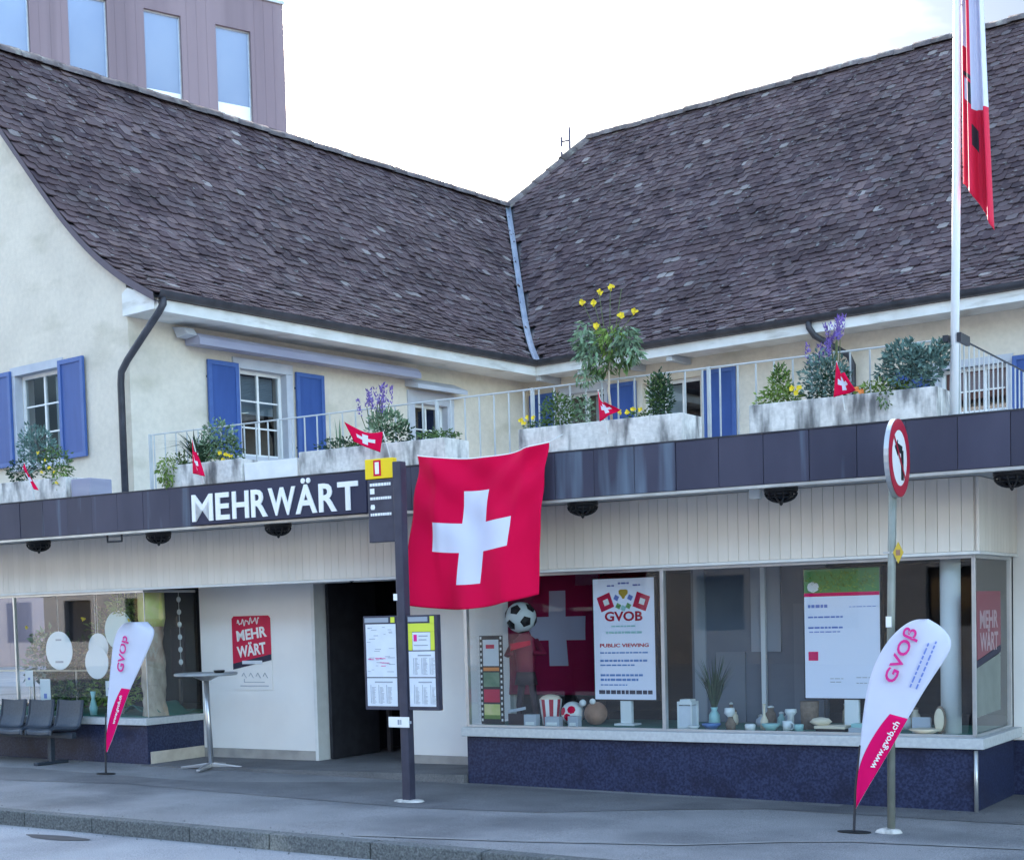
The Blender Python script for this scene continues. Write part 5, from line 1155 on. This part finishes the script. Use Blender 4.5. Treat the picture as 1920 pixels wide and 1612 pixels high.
t = thing('clapperboard', 'black and silver clapperboard beside the film strip display', 'clapperboard', FS(.42, .28, DZ))
MB().box(.32, .52, .27, .29, DZ, .68).build('slate', 'trouser_dark', t, bevel=.003); MB().prism([(.32, .27, .685), (.52, .27, .72), (.52, .27, .75), (.32, .27, .715)], (0, .02, 0)).build('arm', 'silver_card', t)
for a, c, h, nm in ((.56, .70, .68, 'leftmost'), (.80, .96, .66, 'middle'), (1.06, 1.17, .67, 'rightmost')):
    t = thing('small_box', nm+' of three small silver boxes in front of the popcorn tub', 'box', FS((a+c)/2, .2, DZ), 'small silver boxes')
    MB().box(a, c, .18, .26, DZ, h).build('box', 'silver_card', t, bevel=.004); MB().box(a+.02, c-.02, .176, .1795, DZ+.01, DZ+.04).build('label_strip', 'ceramic_white', t)
t = thing('red_white_ball', 'white ball with red patches behind the small silver boxes', 'ball', FS(.98, .42, DZ)); MB().ball((.98, .42, DZ+.115), .115, 20, 12).build('ball', 'ceramic_white', t, smooth=True)
for d in ((-.5, -.8, .2), (.35, -.85, .35), (0, -.9, -.3)):
    d = Vector(d).normalized(); a_ = d.orthogonal().normalized(); c_ = d.cross(a_); b = MB(); ctr = FS(.98, .42, DZ+.115); wd_ = UU*d.x+VV*d.y+Vector((0, 0, d.z)); a2 = wd_.orthogonal().normalized(); c2 = wd_.cross(a2)
    b.v = [ctr+wd_*.118]+[ctr+(wd_+(a2*cos(k*pi/4)+c2*sin(k*pi/4))*.38).normalized()*.1168 for k in range(8)]; b.f = [(0, k+1, (k+1) % 8+1) for k in range(8)]; b.build('patch', 'red', t)
t = thing('brown_ball', 'round brown ball with white trim left of the event poster screen', 'ball', FS(1.24, .42, DZ)); MB().ball((1.24, .42, DZ+.115), .115, 20, 12).build('ball', 'ceramic_brown', t, smooth=True); MB().ball((1.13, .36, DZ+.22), .035, 10, 6).build('tuft', 'ceramic_white', t, smooth=True); MB().ball((1.24, .36, DZ+.235), .03, 10, 6).build('tuft', 'ceramic_white', t, smooth=True)
# crockery and gifts
def lathe_prop(name, label, cat, u, v, prof, m, n=18, parts=()):
    t = thing(name, label, cat, FS(u, v, DZ)); MB().lathe((u, v, DZ), prof, n).build('body', m, t, smooth=True)
    for nm, pf, m2 in parts: MB().lathe((u, v, DZ), pf, n).build(nm, m2, t, smooth=True)
    return t
t = thing('lantern', 'white lantern just right of the middle window mullion', 'lantern', FS(2.27, .3, DZ))
MB().box(2.20, 2.35, .25, .40, DZ, DZ+.02).build('base', 'ceramic_white', t); MB().box(2.20, 2.35, .25, .40, DZ+.22, DZ+.25).prism([(2.22, .27, DZ+.25), (2.33, .27, DZ+.25), (2.33, .38, DZ+.25), (2.22, .38, DZ+.25)], (0, 0, .02)).build('roof', 'ceramic_white', t)
for a, c in ((2.20, .25), (2.335, .25), (2.20, .385), (2.335, .385)): MB().box(a, a+.015, c, c+.015, DZ+.02, DZ+.22).build('post', 'ceramic_white', t)
MB().box(2.215, 2.335, .262, .388, DZ+.02, DZ+.21).build('pane', 'paper', t)
t = lathe_prop('grass_vase', 'aqua vase with dark grass in the right shop window', 'vase', 2.50, .42, [(.03, 0), (.055, .05), (.05, .12), (.025, .16), (.035, .19)], 'ceramic_aqua')
b = MB(); blades(b, (2.50, .42, DZ+.18), 90, .50, .42, .006, random.Random(3)); b.build('grass', 'leaf_dark', t)
lathe_prop('blue_bowl', 'small blue bowl in front of the grass vase', 'bowl', 2.56, .22, [(.04, 0), (.085, .04), (.09, .055), (.08, .055)], 'ceramic_blue')
lathe_prop('tea_bowl', 'small white bowl left of the blue bowl', 'bowl', 2.40, .18, [(.03, 0), (.06, .035), (.055, .035)], 'ceramic_white')
lathe_prop('goblet', 'white goblet right of the grass vase', 'goblet', 2.68, .36, [(.04, 0), (.01, .02), (.012, .10), (.05, .14), (.045, .19)], 'ceramic_white')
lathe_prop('cream_jar', 'brown and cream jar below the goblet', 'jar', 2.76, .20, [(.04, 0), (.05, .06), (.03, .09), (.02, .12)], 'wicker')
lathe_prop('salt_pot', 'small white pot left of the tall bottle', 'pot', 2.95, .20, [(.045, 0), (.05, .05), (.04, .06)], 'ceramic_white')
lathe_prop('tall_bottle', 'slender cream bottle in the right shop window', 'bottle', 3.02, .36, [(.035, 0), (.035, .08), (.012, .13), (.012, .22), (.018, .23)], 'cream')
lathe_prop('aqua_bowl', 'pale aqua bowl in the middle of the right pane', 'bowl', 3.14, .22, [(.04, 0), (.085, .06), (.08, .065)], 'ceramic_aqua')
t = lathe_prop('white_mug', 'white mug left of the wicker basket', 'mug', 3.29, .24, [(.04, 0), (.045, .09), (.038, .09)], 'ceramic_white'); MB().tube([(3.33+.03*sin(q), .22, DZ+.045+.03*cos(q)) for q in [pi*k/8 for k in range(9)]], .007, 6).build('handle', 'ceramic_white', t)
lathe_prop('white_jug', 'small white jug above the mug', 'jug', 3.24, .45, [(.03, 0), (.03, .12), (.055, .15), (.05, .18)], 'ceramic_white')
lathe_prop('wicker_basket', 'tall brown wicker basket in the right shop window', 'basket', 3.40, .50, [(.075, 0), (.085, .25), (.075, .25)], 'wicker')
lathe_prop('aqua_cup', 'aqua cup in front of the wicker basket', 'cup', 3.42, .18, [(.035, 0), (.045, .06), (.04, .065)], 'ceramic_aqua')
lathe_prop('shell_dish', 'beige shell dish right of the wicker basket', 'dish', 3.58, .30, [(.04, .04), (.10, .08), (.07, .11), (.02, .12)], 'cream')
t = thing('wooden_tray', 'low wooden tray with a beige rim under the notice screen', 'tray', FS(3.72, .2, DZ)); MB().box(3.58, 3.84, .16, .36, DZ, DZ+.03).build('base', 'black', t, bevel=.004); MB().box(3.57, 3.85, .15, .37, DZ+.031, DZ+.055).build('rim', 'cream', t, bevel=.006)
t = thing('soap_boxes', 'pale stacked gift box under the notice screen', 'box', FS(3.95, .2, DZ)); MB().box(3.88, 4.06, .16, .30, DZ, DZ+.045).build('box', 'silver_card', t, bevel=.004); MB().box(3.90, 4.02, .17, .29, DZ+.046, DZ+.08).build('lid', 'ceramic_aqua', t, bevel=.004)
t = thing('gift_book', 'grey book standing near the white column', 'book', FS(4.5, .3, DZ)); MB().box(4.40, 4.56, .28, .32, DZ, DZ+.13).build('cover', 'silver_card', t, bevel=.004); MB().box(4.405, 4.555, .285, .315, DZ+.131, DZ+.134).build('pages', 'paper', t)
lathe_prop('beige_bowl', 'wide beige bowl left of the white column', 'bowl', 4.55, .16, [(.05, 0), (.14, .045), (.13, .05)], 'cream')
t = thing('wood_slice', 'upright oval wood slice leaning by the white column', 'ornament', FS(4.66, .2, DZ)); MB().ball((4.66, .22, DZ+.12), .12, 16, 10, (.45, .18, 1)).build('slice', 'wicker', t, smooth=True); MB().ball((4.655, .205, DZ+.12), .10, 16, 10, (.42, .12, 1)).build('core', 'cream', t, smooth=True)
# sticker on the side glass
sx = UR-.055; t = thing('glass_sticker', 'dark red sticker on the side glass at the right end', 'sticker', FS(sx, .5, 1.5))
MB().prism([(sx, .12, 1.76), (sx, .12, 1.19), (sx, .88, 1.30), (sx, .88, 1.76)], (.004, 0, 0)).build('red_field', 'sticker_red', t); MB().prism([(sx, .12, 1.185), (sx, .12, 1.13), (sx, .88, 1.24), (sx, .88, 1.295)], (.004, 0, 0)).build('black_band', 'print_dark', t)
for w_, z, h in (('MEHR', 1.45, .15), ('WÄRT', 1.26, .19)): text('lettering', w_, 'sticker_text', t, FS(sx+.005, .2, z), VV, UPZ, .58, h, .03, .002)
MB().add([(sx, .12, .72), (sx, .88, .74), (sx, .88, 1.23), (sx, .12, 1.125)], [(0, 1, 2, 3)]).build('lower_field', 'sticker_grey', t)

# ============================================================ left shop window display
LZ = .583
t = thing('tree_trunk', 'thick bark trunk with a straw collar inside the left shop window', 'trunk', FS(-4.66, .33, LZ))
b = MB(); rs_ = random.Random(4); n = 20; 
for i in range(13):
    z = LZ+1.05*i/12; 
    for j in range(n): r = .125+.02*sin(j*1.3+i*.8)+rs_.uniform(-.008, .008)+.03*max(0, 1-i/3); b.v.append(FS(-4.66+r*cos(2*pi*j/n), .33+r*sin(2*pi*j/n), z))
for i in range(12):
    for j in range(n): b.f.append((i*n+j, i*n+(j+1) % n, (i+1)*n+(j+1) % n, (i+1)*n+j))
b.build('trunk', 'bark', t, smooth=True); MB().lathe((-4.66, .33, LZ+1.05), [(.14, 0), (.16, .1), (.155, .40)], 18).build('collar', 'straw', t, smooth=True)
for k, (u, v, z, r, lab) in enumerate(((-6.05, .05, 1.37, .235, 'white round disc with faint print hanging left of the small banner'), (-5.19, .30, 1.60, .235, 'pale green round disc behind the top of the small banner'), (-5.55, .30, 1.40, .17, 'upper of two overlapping white round discs in the left window'), (-5.50, .22, 1.22, .20, 'lower of two overlapping white round discs in the left window'))):
    if k == 0: v = .13
    t = thing('paper_disc', lab, 'disc', FS(u, v, z), 'round discs in the left window'); b = MB(); n = 28
    b.v = [FS(u+r*cos(2*pi*i/n), v, z+r*sin(2*pi*i/n)) for i in range(n)]+[FS(u+r*cos(2*pi*i/n), v+.006, z+r*sin(2*pi*i/n)) for i in range(n)]; b.f = [tuple(range(n)), tuple(range(n, 2*n))[::-1]]+[(i, n+i, n+(i+1) % n, (i+1) % n) for i in range(n)]
    b.build('disc', 'ceramic_white' if k != 1 else 'disc_green', t); MB().tube([(u, v+.003, z+r), (u, v+.003, 2.05)], .002, 4).build('thread', 'white_paint', t)
    if k == 0: MB().box(u-.07, u+.07, v-.003, v-.001, z-.15, z-.125).box(u-.05, u+.05, v-.003, v-.001, z+.12, z+.14).build('print', 'print_grey', t)
plant('window_foliage', 'green leaves near the ceiling of the left shop window', (-5.1, .45, 1.8), [((-5.12, .4, 1.90), (.24, .16, .14), 230, .09, 'leaf_light', {})], seed=61)
plant('window_plant', 'dark leafy plant behind the discs in the left shop window, partly imitating reflected greenery', (-6.4, .7, LZ), [((-6.5, .8, 1.1), (.5, .25, .45), 300, .14, 'leaf_dark', {}), ((-5.7, .75, 1.6), (.4, .2, .3), 200, .13, 'leaf_green', {}), ((-5.5, .5, .85), (.45, .2, .2), 190, .11, 'leaf_light', {}), ((-6.2, .4, .80), (.4, .15, .18), 160, .10, 'leaf_green', {})], seed=62)  # some of this foliage stands in for greenery mirrored in the glass
plant('window_plant', 'leafy green plant at the far left of the left shop window', (-6.9, .5, LZ), [((-6.9, .6, 1.2), (.25, .2, .25), 150, .14, 'leaf_blue', {}), ((-6.7, .5, 1.5), (.2, .15, .12), 60, .12, 'leaf_grey', {})], fl=[([(-6.82, .3, 1.66), (-5.9, .4, 1.75), (-5.0, .3, 1.72)], .05, 'flower_yellow')], seed=63)
t = thing('display_shelf', 'thin shelf across the left shop window below the discs', 'shelf', FS(-6, .5, 1.1)); MB().box(-7.6, -5.35, .42, .62, 1.105, 1.12).build('board', 'cream', t); 
for u in (-7.0, -6.2, -5.4): MB().box(u, u+.02, .5, .52, LZ, 1.105).build('support', 'aluminium', t)
for u, v, z, w_, h, lab in ((-6.72, .16, .93, .14, .20, 'small white card with a dark mark at the far left of the window'), (-6.5, .20, .62, .18, .40, 'tall white card behind the waiting bench'), (-5.32, .18, .82, .12, .18, 'white card left of the small banner in the window')):
    t = thing('price_card', lab, 'card', FS(u, v, LZ)); MB().box(u, u+w_, v, v+.006, z, z+h).build('card', 'ceramic_white', t); MB().box(u+w_*.35, u+w_*.65, v-.002, v-.0005, z+h*.4, z+h*.55).build('mark', 'print_blue', t)
    MB().tube([(u+w_/2, v+.01, LZ), (u+w_/2, v+.01, z+.02)], .006, 6).build('stem', 'aluminium', t)
t = lathe_prop('tall_white_vase', 'tall pale vase in the left window behind the bench', 'vase', -5.62, .25, [(.04, 0), (.05, .1), (.02, .22), (.035, .30)], 'ceramic_aqua')
t = thing('hanging_garland', 'garland of small white discs hanging at the right end of the left window', 'garland', FS(-4.62, .72, 1.6)); MB().tube([(-4.62, .74, 2.05), (-4.62, .74, 1.15)], .003, 4).build('thread', 'white_paint', t)
for k in range(6): MB().ball((-4.62, .74, 1.95-.15*k), .035, 10, 6, (1, .4, 1)).build('disc', 'ceramic_white', t, smooth=True)
t = thing('display_cloth', 'dark teal cloth over boxes at the foot of the bark trunk', 'cloth', FS(-4.75, .6, LZ)); MB().grid(lambda x, y: (-5.1+.58*x, .25+.6*y, LZ+.10+.05*sin(x*9+y*4)-.07*(x-.5)**2*4), 16, 12).build('cloth', 'teal', t, smooth=True, solid=.006)
t = thing('coat_stand', 'dark clothes stand near the right end of the left window', 'stand', FS(-4.72, .86, LZ)); MB().tube([(-4.74, .84, LZ), (-4.74, .84, 1.75)], .018, 8).build('pole', 'dark_metal', t); MB().box(-4.86, -4.66, .80, .88, 1.0, 1.62).build('garment', 'trouser_dark', t, bevel=.03)
# tables in the dark entrance hall
t = thing('hall_table', 'dark table standing inside the unlit entrance hall', 'table', FS(-2.1, 2.2, .06)); MB().box(-2.6, -1.55, 2.0, 2.6, .78, .82).build('top', 'hall_wood', t, bevel=.005)
for u, v in ((-2.55, 2.05), (-1.62, 2.05), (-2.55, 2.53), (-1.62, 2.53)): MB().box(u, u+.05, v, v+.05, .06, .78).build('leg', 'hall_wood', t)

jr = random.Random(17)
for k in range(12):
    u = jr.choice((jr.uniform(2.3, 3.3), jr.uniform(3.45, 4.5))); v = jr.uniform(.62, .95); h_ = jr.uniform(.08, .20); r_ = jr.uniform(.03, .055)
    t = thing('small_jar', 'small jar standing at the back of the right window display', 'jar', FS(u, v, DZ), 'small jars at the back of the right window display')
    MB().lathe((u, v, DZ), [(r_*.8, 0), (r_, h_*.3), (r_*.9, h_*.7), (r_*.5, h_*.85), (r_*.55, h_)], 12).build('body', jr.choice(('ceramic_white', 'ceramic_aqua', 'cream', 'silver_card', 'wicker')), t, smooth=True)
    MB().lathe((u, v, DZ+h_), [(r_*.6, 0), (r_*.6, .012), (r_*.2, .02)], 12).build('lid', jr.choice(('wicker', 'ceramic_white', 'aluminium')), t, smooth=True)
MB().box(2.74, 2.785, .98, 1.02, DZ, 2.05).build('reflection_post', 'column_white', B)  # white upright imitating a narrow pale reflection in the right pane
